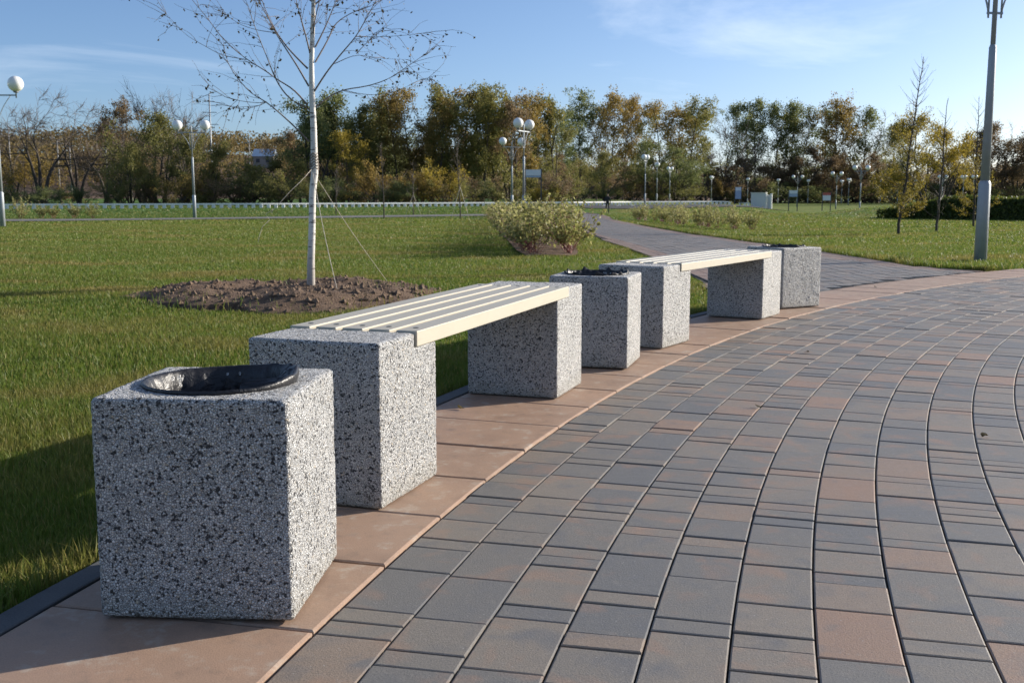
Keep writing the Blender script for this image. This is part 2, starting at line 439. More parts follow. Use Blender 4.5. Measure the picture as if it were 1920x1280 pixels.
def m_slat():
    m, nt = new_mat('cream_painted_timber')
    v = nd(nt, 'TexCoord').outputs['Object']
    mpn = nd(nt, 'Mapping'); nt.links.new(v, mpn.inputs[0]); mpn.inputs['Scale'].default_value = (60, 3, 60)
    n1 = noise(nt, mpn.outputs[0], 1.0, 5, 0.6); n2 = noise(nt, v, 4.0, 4)
    c = mixc(nt, n1, (0.45, 0.41, 0.325), (0.51, 0.47, 0.375))
    c = mixc(nt, ramp(nt, n2, [(0.50, 0.0), (0.70, 0.45)]), c, (0.44, 0.40, 0.33))
    c = mixc(nt, ramp(nt, n1, [(0.62, 0.0), (0.72, 0.35)]), c, (0.36, 0.31, 0.24))
    finish(nt, c, ramp(nt, n2, [(0.3, 0.36), (0.7, 0.48)]), n1, 0.08, 0.002, spec=0.4)
    return m
def m_plastic():
    m, nt = new_mat('black_bag_plastic')
    v = nd(nt, 'TexCoord').outputs['Object']
    n1 = noise(nt, v, 26.0, 4, 0.55, 1.2)
    finish(nt, (0.012, 0.012, 0.015), 0.40, n1, 0.5, 0.010, spec=0.45)
    return m
def m_cloth():
    m, nt = new_mat('dark_clothes')
    v = nd(nt, 'TexCoord').outputs['Object']; s = nd(nt, 'SeparateXYZ'); nt.links.new(v, s.inputs[0])
    c = ramp(nt, math_(nt, 'DIVIDE', s.outputs['Z'], 1.8), [(0.0, (0.02, 0.02, 0.022)), (0.48, (0.028, 0.03, 0.04)), (0.50, (0.018, 0.018, 0.022)), (0.855, (0.018, 0.018, 0.022)), (0.86, (0.42, 0.27, 0.20)), (0.945, (0.42, 0.27, 0.20)), (0.95, (0.05, 0.035, 0.025))], 'CONSTANT')
    finish(nt, c, 0.8)
    return m
MT['slat'] = m_slat(); MT['plastic'] = m_plastic(); MT['cloth'] = m_cloth()
L_OLIVE = [(0.0, (0.086, 0.090, 0.032)), (0.5, (0.190, 0.184, 0.057)), (1.0, (0.333, 0.293, 0.086))]
L_GREEN = [(0.0, (0.076, 0.092, 0.039)), (0.5, (0.161, 0.184, 0.067)), (1.0, (0.276, 0.287, 0.098))]
L_YELLOW = [(0.0, (0.160, 0.130, 0.026)), (0.5, (0.32, 0.25, 0.042)), (1.0, (0.50, 0.37, 0.062))]
L_OCHRE = [(0.0, (0.132, 0.098, 0.032)), (0.5, (0.270, 0.196, 0.057)), (1.0, (0.425, 0.299, 0.081))]
L_BROWN = [(0.0, (0.103, 0.076, 0.046)), (0.5, (0.196, 0.140, 0.078)), (1.0, (0.299, 0.213, 0.109))]
LM = {k: leaf_mat('leaves_'+k, s) for k, s in (('olive', L_OLIVE), ('green', L_GREEN), ('yellow', L_YELLOW), ('ochre', L_OCHRE), ('brown', L_BROWN))}
LM['dogwood'] = leaf_mat('leaves_variegated', [(0.0, (0.13, 0.15, 0.05)), (0.40, (0.28, 0.28, 0.085)), (0.75, (0.47, 0.44, 0.20)), (1.0, (0.66, 0.58, 0.32))])
LM['hedge'] = leaf_mat('leaves_hedge', [(0.0, (0.04, 0.055, 0.014)), (0.6, (0.09, 0.12, 0.026)), (1.0, (0.19, 0.19, 0.04))])
LM['birchleaf'] = leaf_mat('leaves_birch_dry', [(0.0, (0.03, 0.022, 0.012)), (0.7, (0.07, 0.055, 0.02)), (1.0, (0.14, 0.09, 0.02))], 0.25)
LM['larch'] = leaf_mat('needles_larch', [(0.0, (0.12, 0.11, 0.022)), (0.5, (0.25, 0.20, 0.035)), (1.0, (0.40, 0.29, 0.05))])
LM['farwood'] = leaf_mat('leaves_far_wood', [(0.0, (0.10, 0.085, 0.04)), (0.4, (0.19, 0.145, 0.055)), (0.7, (0.28, 0.185, 0.065)), (1.0, (0.34, 0.20, 0.07))])

# ------------------------------------------------------------------ lawn sheet (reaches the horizon)
def graded(parts):
    out = []
    for a, b, s in parts: out += list(np.arange(a, b, s))
    return np.array(out+[parts[-1][1]])
gx = graded([(-3000, -400, 260), (-400, -100, 30), (-100, -30, 5), (-30, 50, 1.0), (50, 120, 5), (120, 400, 30), (400, 3000, 260)])
gy = graded([(-200, -20, 20), (-20, 0, 4), (0, 130, 1.0), (130, 260, 6), (260, 600, 30), (600, 4000, 260)])
X, Y = np.meshgrid(gx, gy)
Z = gz(X, Y)
nx = len(gx); ii, jj = np.meshgrid(np.arange(len(gy)-1), np.arange(nx-1), indexing='ij')
a = (ii*nx+jj).ravel()
lawn = obj('lawn', np_mesh('lawn', np.c_[X.ravel(), Y.ravel(), Z.ravel()], np.c_[a, a+1, a+nx+1, a+nx], smooth=True), MT['lawn'])
tag(lawn, kind='structure')

# ------------------------------------------------------------------ plaza: bedding, pavers, border slabs, kerb
def arcpt(r, phi, z=0.0): return (CX+r*math.cos(phi), CY+r*math.sin(phi), z)
PH0, PH1 = R(100), R(205)
def arc_strip(name, r0, r1, z, m, p0=PH0, p1=PH1, n=140):
    ph = np.linspace(p0, p1, n); V = []
    for p in ph: V += [arcpt(r0, p, z), arcpt(r1, p, z)]
    i = np.arange(n-1)*2
    return obj(name, np_mesh(name, V, np.c_[i+1, i, i+2, i+3]), m)
plaza = arc_strip('plaza', 2.0, R_SLAB_OUT+0.01, -0.012, MT['bed']); tag(plaza, kind='structure')

def chamfer_box(name, lx, ly, h, ch=0.0022, m=None, tones=None):
    V = []
    for z, ins in ((-h, 0), (-0.0016, 0), (0, 0.0034)):
        for sx, sy in ((-1, -1), (1, -1), (1, 1), (-1, 1)):
            V.append((sx*(lx/2-ins), sy*(ly/2-ins), z))
    Q = [(8, 9, 10, 11)]
    for k in (0, 4):
        for j in range(4): Q.append((k+j, k+(j+1) % 4, k+4+(j+1) % 4, k+4+j))
    return V, Q

PW, JT = 0.175, 0.0048
LENS = [0.077, 0.118, 0.176, 0.270]
pav = []
nrow = 34
for i in range(nrow):
    r = R_SLAB_IN-0.004-PW*(i+0.5); phi = R(112)+RNG.random()*0.01; last = None
    while phi < R(196):
        k = RNG.choice(4, p=[0.34, 0.10, 0.36, 0.20])
        if last == 0 and k == 0 and RNG.random() < 0.6: k = 2
        last = k
        L = LENS[k]; pc = phi+L/r/2
        t = RNG.random()
        tone = t*0.60/0.76 if t < 0.76 else (0.60+(t-0.76)*1.2 if t < 0.90 else 0.78+(t-0.90)*2.2)
        pav.append((r, pc, k, min(1, tone), RNG.normal(0, 0.0012), RNG.normal(0, 0.003), RNG.normal(0, 0.003)))
        phi += L/r
area = []
for r, pc, k, tone, dz, t1, t2 in pav:
    x, y, _ = arcpt(r, pc)
    if y < 1.2: area.append(0); continue
    u, v, zc = proj(x, y, 0)
    area.append(LENS[k]/zc**2*HC/zc if -60 < u < 1980 and v < 1340 else 0)
order = np.argsort(-np.array(area)); indiv = set(order[:300].tolist())
pm = []
for L in LENS:
    V, Q = chamfer_box('paver', PW-JT, L-JT, 0.05)
    me = np_mesh('paver', V, Q); me.materials.append(MT['paver']); pm.append(me)
allV, allQ, allT = [], [], []
nb = 0
for i, (r, pc, k, tone, dz, t1, t2) in enumerate(pav):
    M = Matrix.Translation(arcpt(r, pc, dz)) @ Matrix.Rotation(pc, 4, 'Z') @ Matrix.Rotation(t1, 4, 'X') @ Matrix.Rotation(t2, 4, 'Y')
    if i in indiv:
        o = bpy.data.objects.new('paver', pm[k]); link(o, plaza); o.matrix_local = M; o['tone'] = float(tone)
    else:
        V, Q = chamfer_box('', PW-JT, LENS[k]-JT, 0.05)
        V = np.array(V) @ np.array(M.to_3x3()).T + np.array(M.translation)
        allV.append(V); allQ.append(np.array(Q)+nb); allT.append(np.full(len(V), tone)); nb += len(V)
pf = obj('paver_field', np_mesh('paver_field', np.concatenate(allV), np.concatenate(allQ), attrs={'tone': np.concatenate(allT)}), MT['paver'], plaza)
pf['kind'] = 'stuff'; pf['tone'] = 0.0

# border slabs, each cut to the curve
def wedge(name, r0, r1, p0, p1, h, ch, m, parent, zoff=0.0):
    n = 3; V = []; Q = []
    rings = ((-h, 0.0), (-ch*0.5, 0.0), (0.0, ch))
    per = []
    for t in np.linspace(0, 1, n+1): per.append((1, t))
    for t in np.linspace(1, 0, n+1): per.append((0, t))
    K = len(per)
    for z, ins in rings:
        for e, t in per:
            rr = (r1-ins) if e else (r0+ins)
            da = ins/rr; ph = p0+da+(p1-p0-2*da)*t
            V.append(arcpt(rr, ph, z+zoff))
    for k in (0, K):
        for j in range(K): Q.append((k+j, k+(j+1) % K, k+K+(j+1) % K, k+K+j))
    for j in range(n): Q.append((2*K+j, 2*K+j+1, 2*K+K-2-j, 2*K+K-1-j))
    me = np_mesh(name, V, Q)
    o = obj(name, me, m, parent); o['tone'] = float(RNG.random())
    return o
s1 = math.atan2(2.21-CY, -0.41-CX)
LS = 0.432
dph = LS/R_SLAB_IN
for i in range(-42, 12):
    p0 = s1+i*dph
    wedge('border_slab', R_SLAB_IN+0.003, R_SLAB_OUT-0.003, p0+0.00022, p0+dph-0.00022, 0.06, 0.006, MT['slab'], plaza, RNG.normal(0, 0.0015)+0.003)
kerb = arc_strip('kerb', R_SLAB_OUT+0.012, R_KERB-0.006, -0.02, MT['bed'], R(100), R(190)); tag(kerb, kind='structure')
# kerb stones stop where the path joins
PHJ = math.atan2(11.2-CY, 2.6-CX)
kl = 1.0/R_KERB
p = PHJ+0.004
while p < R(188):
    wedge('kerb_stone', R_SLAB_OUT+0.003, R_KERB, p+0.0002, p+kl-0.0002, 0.1, 0.004, MT['kerb'], kerb, 0.006+RNG.normal(0, 0.001)); p += kl

# ------------------------------------------------------------------ path leading away over the lawn
def path_edges(y):
    lx = np.interp(y, [10.0, 11.0, 13.0, 16.2, 20, 26, 35, 53, 90], [2.0, 2.05, 2.15, 2.22, 2.1, 1.97, 1.9, 2.3, 4.2])
    rx = np.interp(y, [10.0, 12.9, 13.2, 13.65, 14.4, 16.0, 18.1, 22.1, 27.7, 44, 53, 90], [6.9, 6.6, 6.0, 5.6, 5.36, 5.27, 5.2, 5.04, 4.7, 4.7, 5.0, 7.4])
    return lx, rx
def path_z(x, y): return gz(x, y)+0.03
py = np.concatenate([np.arange(10, 60, 0.5), np.arange(60, 96, 2.0)])
V = []
lx, rx = path_edges(py)
ns = 12
for a_, b_, y in zip(lx, rx, py):
    for t in np.linspace(0, 1, ns+1):
        x = a_+(b_-a_)*t; V.append((x, y, float(path_z(x, y))-0.011))
i_, j_ = np.meshgrid(np.arange(len(py)-1), np.arange(ns), indexing='ij'); a = (i_*(ns+1)+j_).ravel()
path = obj('path', np_mesh('path', V, np.c_[a, a+1, a+ns+2, a+ns+1]), MT['bed']); tag(path, kind='structure')
PV, PQ, PT = [], [], []; nb = 0
SV, SQ, ST = [], [], []; nsb = 0
def quad_block(x0, x1, y0, y1, sx, lst, tone, dz):
    """paver laid along the path; sx(y) shifts with the bend"""
    V = []
    for z, ins in ((-0.04, 0), (-0.003, 0), (0, 0.004)):
        for cx, cy in ((x0+ins, y0+ins), (x1-ins, y0+ins), (x1-ins, y1-ins), (x0+ins, y1-ins)):
            V.append((cx+sx(cy), cy, float(path_z(cx+sx(cy), cy))+z+dz))
    return V
shift = lambda y: float(np.interp(y, [10, 16.2, 26, 35, 53, 90], [0, 0, -0.3, -0.35, 0.0, 2.1]))
for row in range(-6, 32):
    x0 = 2.16+row*PW+0.003; x1 = x0+PW-JT
    y = 10.0+RNG.random()*0.2
    while y < 74:
        L = LENS[RNG.integers(0, 4)]*(1.0 if y < 30 else 1.6); yc = y+L/2; xm = (x0+x1)/2+shift(yc)
        l_, r_ = path_edges(yc)
        rad = math.hypot(xm-CX, yc-CY)
        if xm > l_ and xm < r_ and rad > R_SLAB_OUT+0.09:
            edge = (xm-l_ < 0.30) or (r_-xm < 0.42)
            t = 0.12+RNG.random()*0.45 if not edge else 0.86+RNG.random()*0.14
            V = quad_block(x0, x1, y, y+L-JT, shift, None, t, RNG.normal(0, 0.0012))
            Q = [(8, 9, 10, 11)]+[(k+j, k+(j+1) % 4, k+4+(j+1) % 4, k+4+j) for k in (0, 4) for j in range(4)]
            PV += V; PQ.append(np.array(Q)+nb); PT += [t]*12; nb += 12
        y += L
o = obj('path_pavers', np_mesh('path_pavers', PV, np.concatenate(PQ), attrs={'tone': PT}), MT['paver'], path); o['kind'] = 'stuff'; o['tone'] = 0.0

# ------------------------------------------------------------------ washed concrete bins and benches
BW, BH = 0.436, 0.499
KW, KL, KH = 0.443, 0.432, 0.502

def rsq(half, rad, nper=16):
    """rounded square outline, 4*nper points: straight sides with small corner arcs"""
    pts = []; q = half-rad; nc = 4; nl = nper-nc
    for k in range(4):
        c, sn = (1, 0, -1, 0)[k], (0, 1, 0, -1)[k]
        loc = [(half, -q+2*q*i/(nl-1)) for i in range(nl)]
        loc += [(q+rad*math.cos(math.pi/2*i/(nc+1)), q+rad*math.sin(math.pi/2*i/(nc+1))) for i in range(1, nc+1)]
        pts += [(x*c-y*sn, x*sn+y*c) for x, y in loc]
    return pts

def bin_body():
    npr = 16; n = 4*npr; h = BW/2; V = []
    for half, z in ((h-0.004, 0.004), (h, 0.010), (h, BH-0.009), (h-0.0025, BH-0.003), (h-0.009, BH)):
        V += [(x, y, z) for x, y in rsq(half, 0.010, npr)]
    for r, z in ((0.172, BH), (0.166, BH-0.006), (0.166, 0.10)):
        for x, y in rsq(h, 0.010, npr):
            an = math.atan2(y, x); V.append((r*math.cos(an), r*math.sin(an), z))
    V.append((0, 0, 0.10)); Q = []
    for k in range(7):
        for j in range(n): Q.append((k*n+j, k*n+(j+1) % n, (k+1)*n+(j+1) % n, (k+1)*n+j))
    T = [(7*n+j, 7*n+(j+1) % n, 8*n) for j in range(n)]
    base = len(V); V.append((0, 0, 0.004)); T += [(base, (j+1) % n, j) for j in range(n)]
    return np_mesh('body', V, Q, T)
peb = bpy.data.textures.new('pebbles', 'CLOUDS'); peb.noise_scale = 0.009; peb.noise_depth = 1
wear = bpy.data.textures.new('wear', 'CLOUDS'); wear.noise_scale = 0.09; wear.noise_depth = 2
def weathered(me):
    """rough cast surface: fine remesh, pebble relief and slightly uneven faces"""
    o = bpy.data.objects.new('cast', me); COL.objects.link(o)
    m = o.modifiers.new('r', 'REMESH'); m.mode = 'VOXEL'; m.voxel_size = 0.0062; m.use_smooth_shade = True
    for tx, st in ((peb, 0.0034), (wear, 0.0030)):
        m = o.modifiers.new('d', 'DISPLACE'); m.texture = tx; m.strength = st; m.mid_level = 0.5; m.texture_coords = 'LOCAL'
    dg = bpy.context.evaluated_depsgraph_get()
    out = bpy.data.meshes.new_from_object(o.evaluated_get(dg))
    bpy.data.objects.remove(o)
    out.name = me.name; out.materials.clear(); out.materials.append(MT['washed'])
    return out
body_me = weathered(bin_body())

def liner_mesh(seed, bulge, rag):
    g = np.random.default_rng(seed); n = 128
    ph = g.random(12)*6.28
    def wr(th, fr, k): return math.sin(fr*th+ph[k])*0.6+math.sin(fr*1.7*th+ph[k+1])*0.4
    prof = [(0.1755, -0.002), (0.1785, 0.002), (0.1785, 0.006), (0.1755, 0.009), (0.171, 0.007), (0.166, -0.003), (0.160, -0.02), (0.157, -0.045), (0.153, -0.075), (0.149, -0.11), (0.142, -0.16), (0.13, -0.22), (0.10, -0.27), (0.05, -0.29)]
    V = []
    for k, (r, z) in enumerate(prof):
        dep = max(0, k-4)
        for j in range(n):
            th = 2*math.pi*j/n
            w_ = (abs(wr(th, 13, 0))-0.4)*0.0026*min(dep, 6)+wr(th, 31, 2)*0.0008*min(dep, 6)+wr(th, 7, 4)*0.002*min(dep, 5)
            rr, zz = r+w_, z
            if k < 6: zz += rag*max(0, wr(th, 9, 6)+0.5*wr(th, 23, 8))*(1 if 1 <= k <= 4 else 0.3); rr += rag*0.25*wr(th, 19, 9)*(k > 0)
            if bulge:
                d = math.atan2(math.sin(th-0.40), math.cos(th-0.40)); b = math.exp(-(d/0.80)**2)
                if k >= 5: zz = z*(1-0.94*b)
                if 0 < k < 5: rr += b*0.005*abs(wr(th, 11, 3))
                if k > 0: zz += b*bulge*(0.9+0.15*wr(th, 4, 5))*(0.5+0.12*k if k < 6 else max(0.35, 1.05-0.07*(k-5)))
                if k > 1: zz += b*(0.005*abs(math.sin(k*0.9+7*th))+0.006*abs(wr(th, 21+k, 1))*min(1, (k-1)/3)-0.004)
            V.append((rr*math.cos(th), rr*math.sin(th), BH+zz))
    Q = [(k*n+j, k*n+(j+1) % n, (k+1)*n+(j+1) % n, (k+1)*n+j) for k in range(len(prof)-1) for j in range(n)]
    V.append((0, 0, BH-0.295)); T = [((len(prof)-1)*n+j, (len(prof)-1)*n+(j+1) % n, len(V)-1) for j in range(n)]
    return np_mesh('bag_liner', V, Q, T, smooth=True)

def place_bin(bfr, yaw, liner, label):
    yw = R(yaw); fw = Vector((math.cos(yw), math.sin(yw), 0)); bk = Vector((-math.sin(yw), math.cos(yw), 0))
    c = Vector((bfr[0], bfr[1], 0.006))-fw*BW/2+bk*BW/2
    t = empty('litter_bin', c, yw)
    tag(t, label, 'litter bin', 'concrete litter bins along the lawn')
    link(bpy.data.objects.new('body', body_me), t)
    liner.materials.append(MT['plastic']); link(bpy.data.objects.new('bag_liner', liner), t)
    return t
place_bin((-0.480, 2.250), -3.56, liner_mesh(1, 0.024, 0.0010), 'square speckled concrete bin with black bag liner bulging up on one side')
place_bin((0.620, 5.694), -16.0, liner_mesh(2, 0.0, 0.016), 'square speckled concrete bin standing between the two benches')
place_bin((2.220, 8.783), -60.0, liner_mesh(3, 0.0, 0.010), 'square speckled concrete bin beside the entrance of the paved path')

NOTCH, ST_ = 0.172, 0.046
def block_mesh(flip):
    # profile along the bench (y) and up (z), notch for the slats on the inner end
    pr = [(0, 0), (KL, 0), (KL, KH-ST_), (KL-NOTCH, KH-ST_), (KL-NOTCH, KH), (0, KH)]
    if flip: pr = [(KL-a_, b_) for a_, b_ in reversed(pr)]
    bm = bmesh.new()
    va = [bm.verts.new((0, a_, b_)) for a_, b_ in pr]; vb = [bm.verts.new((KW, a_, b_)) for a_, b_ in pr]
    n = len(pr)
    bm.faces.new(va[::-1]); bm.faces.new(vb)
    for j in range(n): bm.faces.new((va[j], va[(j+1) % n], vb[(j+1) % n], vb[j]))
    bmesh.ops.recalc_face_normals(bm, faces=bm.faces[:])
    bmesh.ops.bevel(bm, geom=bm.edges[:], offset=0.007, segments=2, affect='EDGES', profile=0.5)
    me = bpy.data.meshes.new('concrete_block'); bm.to_mesh(me); bm.free()
    return weathered(me)
BLK = [block_mesh(False), block_mesh(True)]
def place_bench(pa, pb, label):
    pa, pb = Vector((*pa, 0.006)), Vector((*pb, 0.006))
    d = (pb-pa); L = d.length; yw = math.atan2(d.y, d.x)-math.pi/2
    left = Vector((-math.cos(yw), -math.sin(yw), 0))
    t = empty('bench', pa+left*KW, yw)
    tag(t, label, 'bench', 'benches on the plaza edge')
    for k, y in ((0, 0.0), (1, L)):
        o = bpy.data.objects.new('concrete_block', BLK[k]); link(o, t); o.location = (0, y, 0)
    y0, y1 = KL-NOTCH+0.004, L+NOTCH-0.004
    gap = 0.023; sw = (KW+0.012-4*gap)/5
    sb = None
    for k in range(5):
        x = -0.006+sw/2+k*(sw+gap)
        if sb is None:
            mb = MB().box((0, 0, 0), (sw, y1-y0, ST_+0.004)); sb = mb.build('slat', MT['slat'], t, 0.003); s = sb
        else:
            s = bpy.data.objects.new('slat', sb.data); link(s, t)
        s.location = (x, (y0+y1)/2, KH-ST_/2+0.004)
        for q, sgn in enumerate((-1, 1)):
            c = MB().tube([(0, 0, -0.01), (0, 0, 0.0005), (0, 0, 0.0016)], [0.0105, 0.0105, 0.0075], 12).build('screw', MT['screw'], s)
            c.location = (0, sgn*((y1-y0)/2-0.075), ST_/2+0.002)
    return t
place_bench((-0.390, 3.103), (0.208, 4.863), 'cream slatted bench on speckled concrete blocks, nearer the bulging bag bin')
place_bench((0.917, 6.478), (1.890, 8.051), 'cream slatted bench on speckled concrete blocks, nearer the paved path')

# ------------------------------------------------------------------ soil round the birch, shrub bed
def soil_mesh(cx, cy, ax, ay, h, res, seed, rot=0.0):
    g = np.random.default_rng(seed)
    n = res; u = np.linspace(-1.15, 1.15, n); X, Y = np.meshgrid(u, u)
    r = np.hypot(X, Y); th = np.arctan2(Y, X)
    edge = 1+0.10*np.sin(3*th+g.random()*6)+0.06*np.sin(7*th+g.random()*6)+0.04*np.sin(13*th+g.random()*6)
    f = np.clip(1-(r/edge)**2.2, -0.6, 1)
    Zs = np.zeros_like(X)
    for k in range(60):
        fx, fy = g.normal(0, 1, 2)*(2+k*0.55); Zs += np.sin(fx*X+fy*Y+g.random()*6.28)*(0.5/(1+0.16*k))
    Zs = Zs/np.std(Zs)
    rim = np.exp(-((r-0.70)/0.22)**2)
    Zt = h*(0.38*f+0.55*rim*(f > 0)) + 0.020*Zs*np.clip(f*3, 0, 1) - 0.03*(f <= 0)
    Xw, Yw = cx+X*ax, cy+Y*ay
    Zw = gz(Xw, Yw)+0.02+Zt
    a = (np.arange(n-1)[:, None]*n+np.arange(n-1)[None]).ravel()
    V = np.c_[Xw.ravel(), Yw.ravel(), Zw.ravel()]; Q = np.c_[a, a+1, a+n+1, a+n]
    keep = (f.ravel()[Q] > -0.12).all(1)
    return np_mesh('soil_patch', V, Q[keep], smooth=True), (Xw, Yw, Zw, f)
BX, BY = -1.97, 10.45
SOIL = (-2.08, 10.2, 1.40, 1.50)
me, sd = soil_mesh(*SOIL, 0.11, 130, 5)
soil = obj('soil_patch', me, MT['soil']); tag(soil, kind='structure')
# clods
g = np.random.default_rng(12); cv, cf = [], []; 
ico = [(0, 0, 1), (0.9, 0, 0.1), (0, 0.9, -0.1), (-0.9, 0, 0.15), (0, -0.9, 0), (0, 0, -0.8)]
icf = [(0, 1, 2), (0, 2, 3), (0, 3, 4), (0, 4, 1), (5, 2, 1), (5, 3, 2), (5, 4, 3), (5, 1, 4)]
Xw, Yw, Zw, f = sd; idx = np.argwhere(f > 0.02)
for q in range(1500):
    i0, j0 = idx[g.integers(len(idx))]; s = 0.008+0.035*g.random()**3
    b = len(cv); rot = g.random()*6.28; c, s_ = math.cos(rot), math.sin(rot)
    x0, y0, z0 = Xw[i0, j0]+g.normal(0, .01), Yw[i0, j0]+g.normal(0, .01), Zw[i0, j0]
    for vx, vy, vz in ico:
        k = s*(0.7+0.6*g.random()); cv.append((x0+(vx*c-vy*s_)*k, y0+(vx*s_+vy*c)*k, z0+vz*k*0.8))
    cf += [tuple(b+t for t in tr) for tr in icf]
o = obj('soil_clods', np_mesh('soil_clods', cv, None, cf), MT['clod'], soil); o['kind'] = 'stuff'

def poly_strip(name, ys, xl, xr, dz, m, ns=4):
    V = []
    for y, a_, b_ in zip(ys, xl, xr):
        for t in np.linspace(0, 1, ns+1):
            x = a_+(b_-a_)*t; V.append((x, y, float(gz(x, y))+dz+0.02*RNG.random()))
    i_, j_ = np.meshgrid(np.arange(len(ys)-1), np.arange(ns), indexing='ij'); a = (i_*(ns+1)+j_).ravel()
    return obj(name, np_mesh(name, V, np.c_[a, a+1, a+ns+2, a+ns+1]), m)
BEDY = np.linspace(16.9, 60, 60)
def bed_l(y): return np.interp(y, [16.9, 18, 30, 62], [0.22, 0.08, -0.35, -1.35])
def bed_r(y): return np.interp(y, [16.9, 18, 30, 62], [1.0, 1.12, 1.2, 1.5])
o = poly_strip('shrub_bed', BEDY, bed_l(BEDY), bed_r(BEDY), 0.02, MT['soil'], 6); tag(o, kind='structure')

# ------------------------------------------------------------------ sidewalk, road, low barrier
def strip_pts(name, near, far, dz, m, n=60):
    """ground strip between two polylines (x,y)"""
    near, far = np.array(near), np.array(far); V = []
    t = np.linspace(0, 1, n)
    tn = np.linspace(0, 1, len(near)); tf = np.linspace(0, 1, len(far))
    for s in t:
        a_ = np.array([np.interp(s, tn, near[:, k]) for k in (0, 1)]); b_ = np.array([np.interp(s, tf, far[:, k]) for k in (0, 1)])
        for q in np.linspace(0, 1, 7):
            c = a_+(b_-a_)*q; V.append((c[0], c[1], float(gz(c[0], c[1]))+dz))
    i_, j_ = np.meshgrid(np.arange(n-1), np.arange(6), indexing='ij'); a = (i_*7+j_).ravel()
    return obj(name, np_mesh(name, V, np.c_[a, a+1, a+8, a+7]), m)
o = strip_pts('sidewalk', [(-45, 38), (-20, 45.5), (-10, 54), (-2, 60), (4, 64)], [(-45, 43.5), (-20, 51.5), (-10, 59.5), (-2, 65), (4, 69)], 0.035, MT['walk']); tag(o, kind='structure')
o = strip_pts('road', [(6.5, 99), (12, 102), (30, 114)], [(6.5, 106), (12, 109), (30, 121)], 0.05, MT['asphalt']); tag(o, kind='structure')
for k in range(4):
    x = 8.4+k*1.45; y = 101.2+0.62*(x-8.4)
    V = [(x, y, 0), (x+0.45, y+0.1, 0), (x+0.9, y+4.0, 0), (x+0.5, y+4.0, 0)]
    V = [(p_[0], p_[1], float(gz(p_[0], p_[1]))+0.062) for p_ in V]
    obj('road_marking', np_mesh('road_marking', V, [(0, 1, 2, 3)]), MT['white'], o)

br = empty('roadside_barrier', (0, 90, 0)); tag(br, 'long low white barrier on short posts along the far road', 'barrier')
bpts = [(-62, 75.5), (-40, 79), (-20, 87), (-8, 95), (2, 101.5), (6, 104), (12, 110.5), (24, 118)]
bp = np.array(bpts, float); seg = np.r_[0, np.cumsum(np.hypot(*np.diff(bp, axis=0).T))]
def bar_at(s):
    x, y = np.interp(s, seg, bp[:, 0]), np.interp(s, seg, bp[:, 1]); return float(x), float(y), float(gz(x, y))+0.03
V = []; N_ = 120
for s in np.linspace(0, seg[-1], N_):
    x, y, z = bar_at(s)
    for dy, dz in ((-0.11, 0.24), (-0.11, 0.36), (0.11, 0.36), (0.11, 0.24)): V.append((x, y+dy, z+dz))
Q = [(i*4+j, i*4+(j+1) % 4, i*4+4+(j+1) % 4, i*4+4+j) for i in range(N_-1) for j in range(4)]
me = np_mesh('rail', V, Q); me.transform(Matrix.Translation((0, -90, 0))); obj('rail', me, MT['white'], br)
pmsh = None
for s in np.arange(0.2, seg[-1], 0.62):
    x, y, z = bar_at(s)
    if pmsh is None:
        o = MB().box((0, 0, 0.05), (0.26, 0.16, 0.42)).build('post', MT['white'], br); pmsh = o.data
    else: o = link(bpy.data.objects.new('post', pmsh), br)
    o.location = (x, y-90, z)

# ------------------------------------------------------------------ street lamps
def make_lamp():
    t = empty('street_lamp')
    MB().tube([(0, 0, -0.15), (0, 0, 1.10), (0, 0, 1.16)], [0.094, 0.088, 0.064], 8).build('base_section', MT['steel'], t)
    MB().tube([(0, 0, 1.10), (0, 0, 3.05), (0, 0, 3.09)], [0.066, 0.052, 0.036], 16).build('shaft', MT['steel'], t)
    MB().tube([(0, 0, 3.05), (0, 0, 4.60), (0, 0, 4.72)], [0.036, 0.031, 0.008], 12).build('upper_shaft', MT['steel'], t)
    a = MB().box((0, 0, 4.33), (1.44, 0.035, 0.045)); a.build('arm', MT['steel'], t)
    c = MB().box((0, 0, 3.53), (0.24, 0.03, 0.03)); c.build('collar', MT['steel'], t)
    for s in (-1, 1):
        b = MB()
        b.tube([(s*0.10, 0, 3.46), (s*0.10, 0, 4.31)], 0.014, 8)
        b.tube([(s*(0.10+0.42*q**1.6), 0, 3.50+0.81*q) for q in np.linspace(0, 1, 10)], 0.014, 8)
        b.build('brace', MT['steel'], t)
        g_ = MB().ball((0, 0, 0), 0.255, 28, 18).build('globe', MT['globe'], t); g_.location = (s*0.71, 0, 4.70)
        MB().tube([(0, 0, -0.46), (0, 0, -0.30), (0, 0, -0.28), (0, 0, -0.235)], [0.022, 0.022, 0.085, 0.09], 14).build('socket', MT['socket'], g_)
    return t
LAMP = make_lamp(); used = [False]
def lamp(u, v_base, depth, rz, label, group, x=None):
    p_ = at(u, v_base, depth)
    o = LAMP if not used[0] else copy_tree(LAMP); used[0] = True
    o.location = (p_.x, depth, float(gz(p_.x, depth))+0.03); o.rotation_euler = (0, 0, rz)
    tag(o, label, 'street lamp', group)
    return o
GL = 'street lamps around the park'
lamp(1838, 486, 15.9, R(8), 'galvanised street lamp post rising from the lawn at the plaza corner', GL)
lamp(5, 415, 36.5, R(2), 'tall twin globe lamp beside the variegated shrubs of the far walk', GL)
lamp(365, 404, 56, R(0), 'twin globe lamp on the far walk between olive willows and lawn', GL)
lamp(982, 398, 55, R(66), 'twin globe lamp standing in the dogwood bed, nearer of two', GL)
lamp(960, 395, 73, R(30), 'twin globe lamp behind the dogwood bed, farther of two', GL)
LF = 'white twin globe lamp of the far lamp group beyond the path'
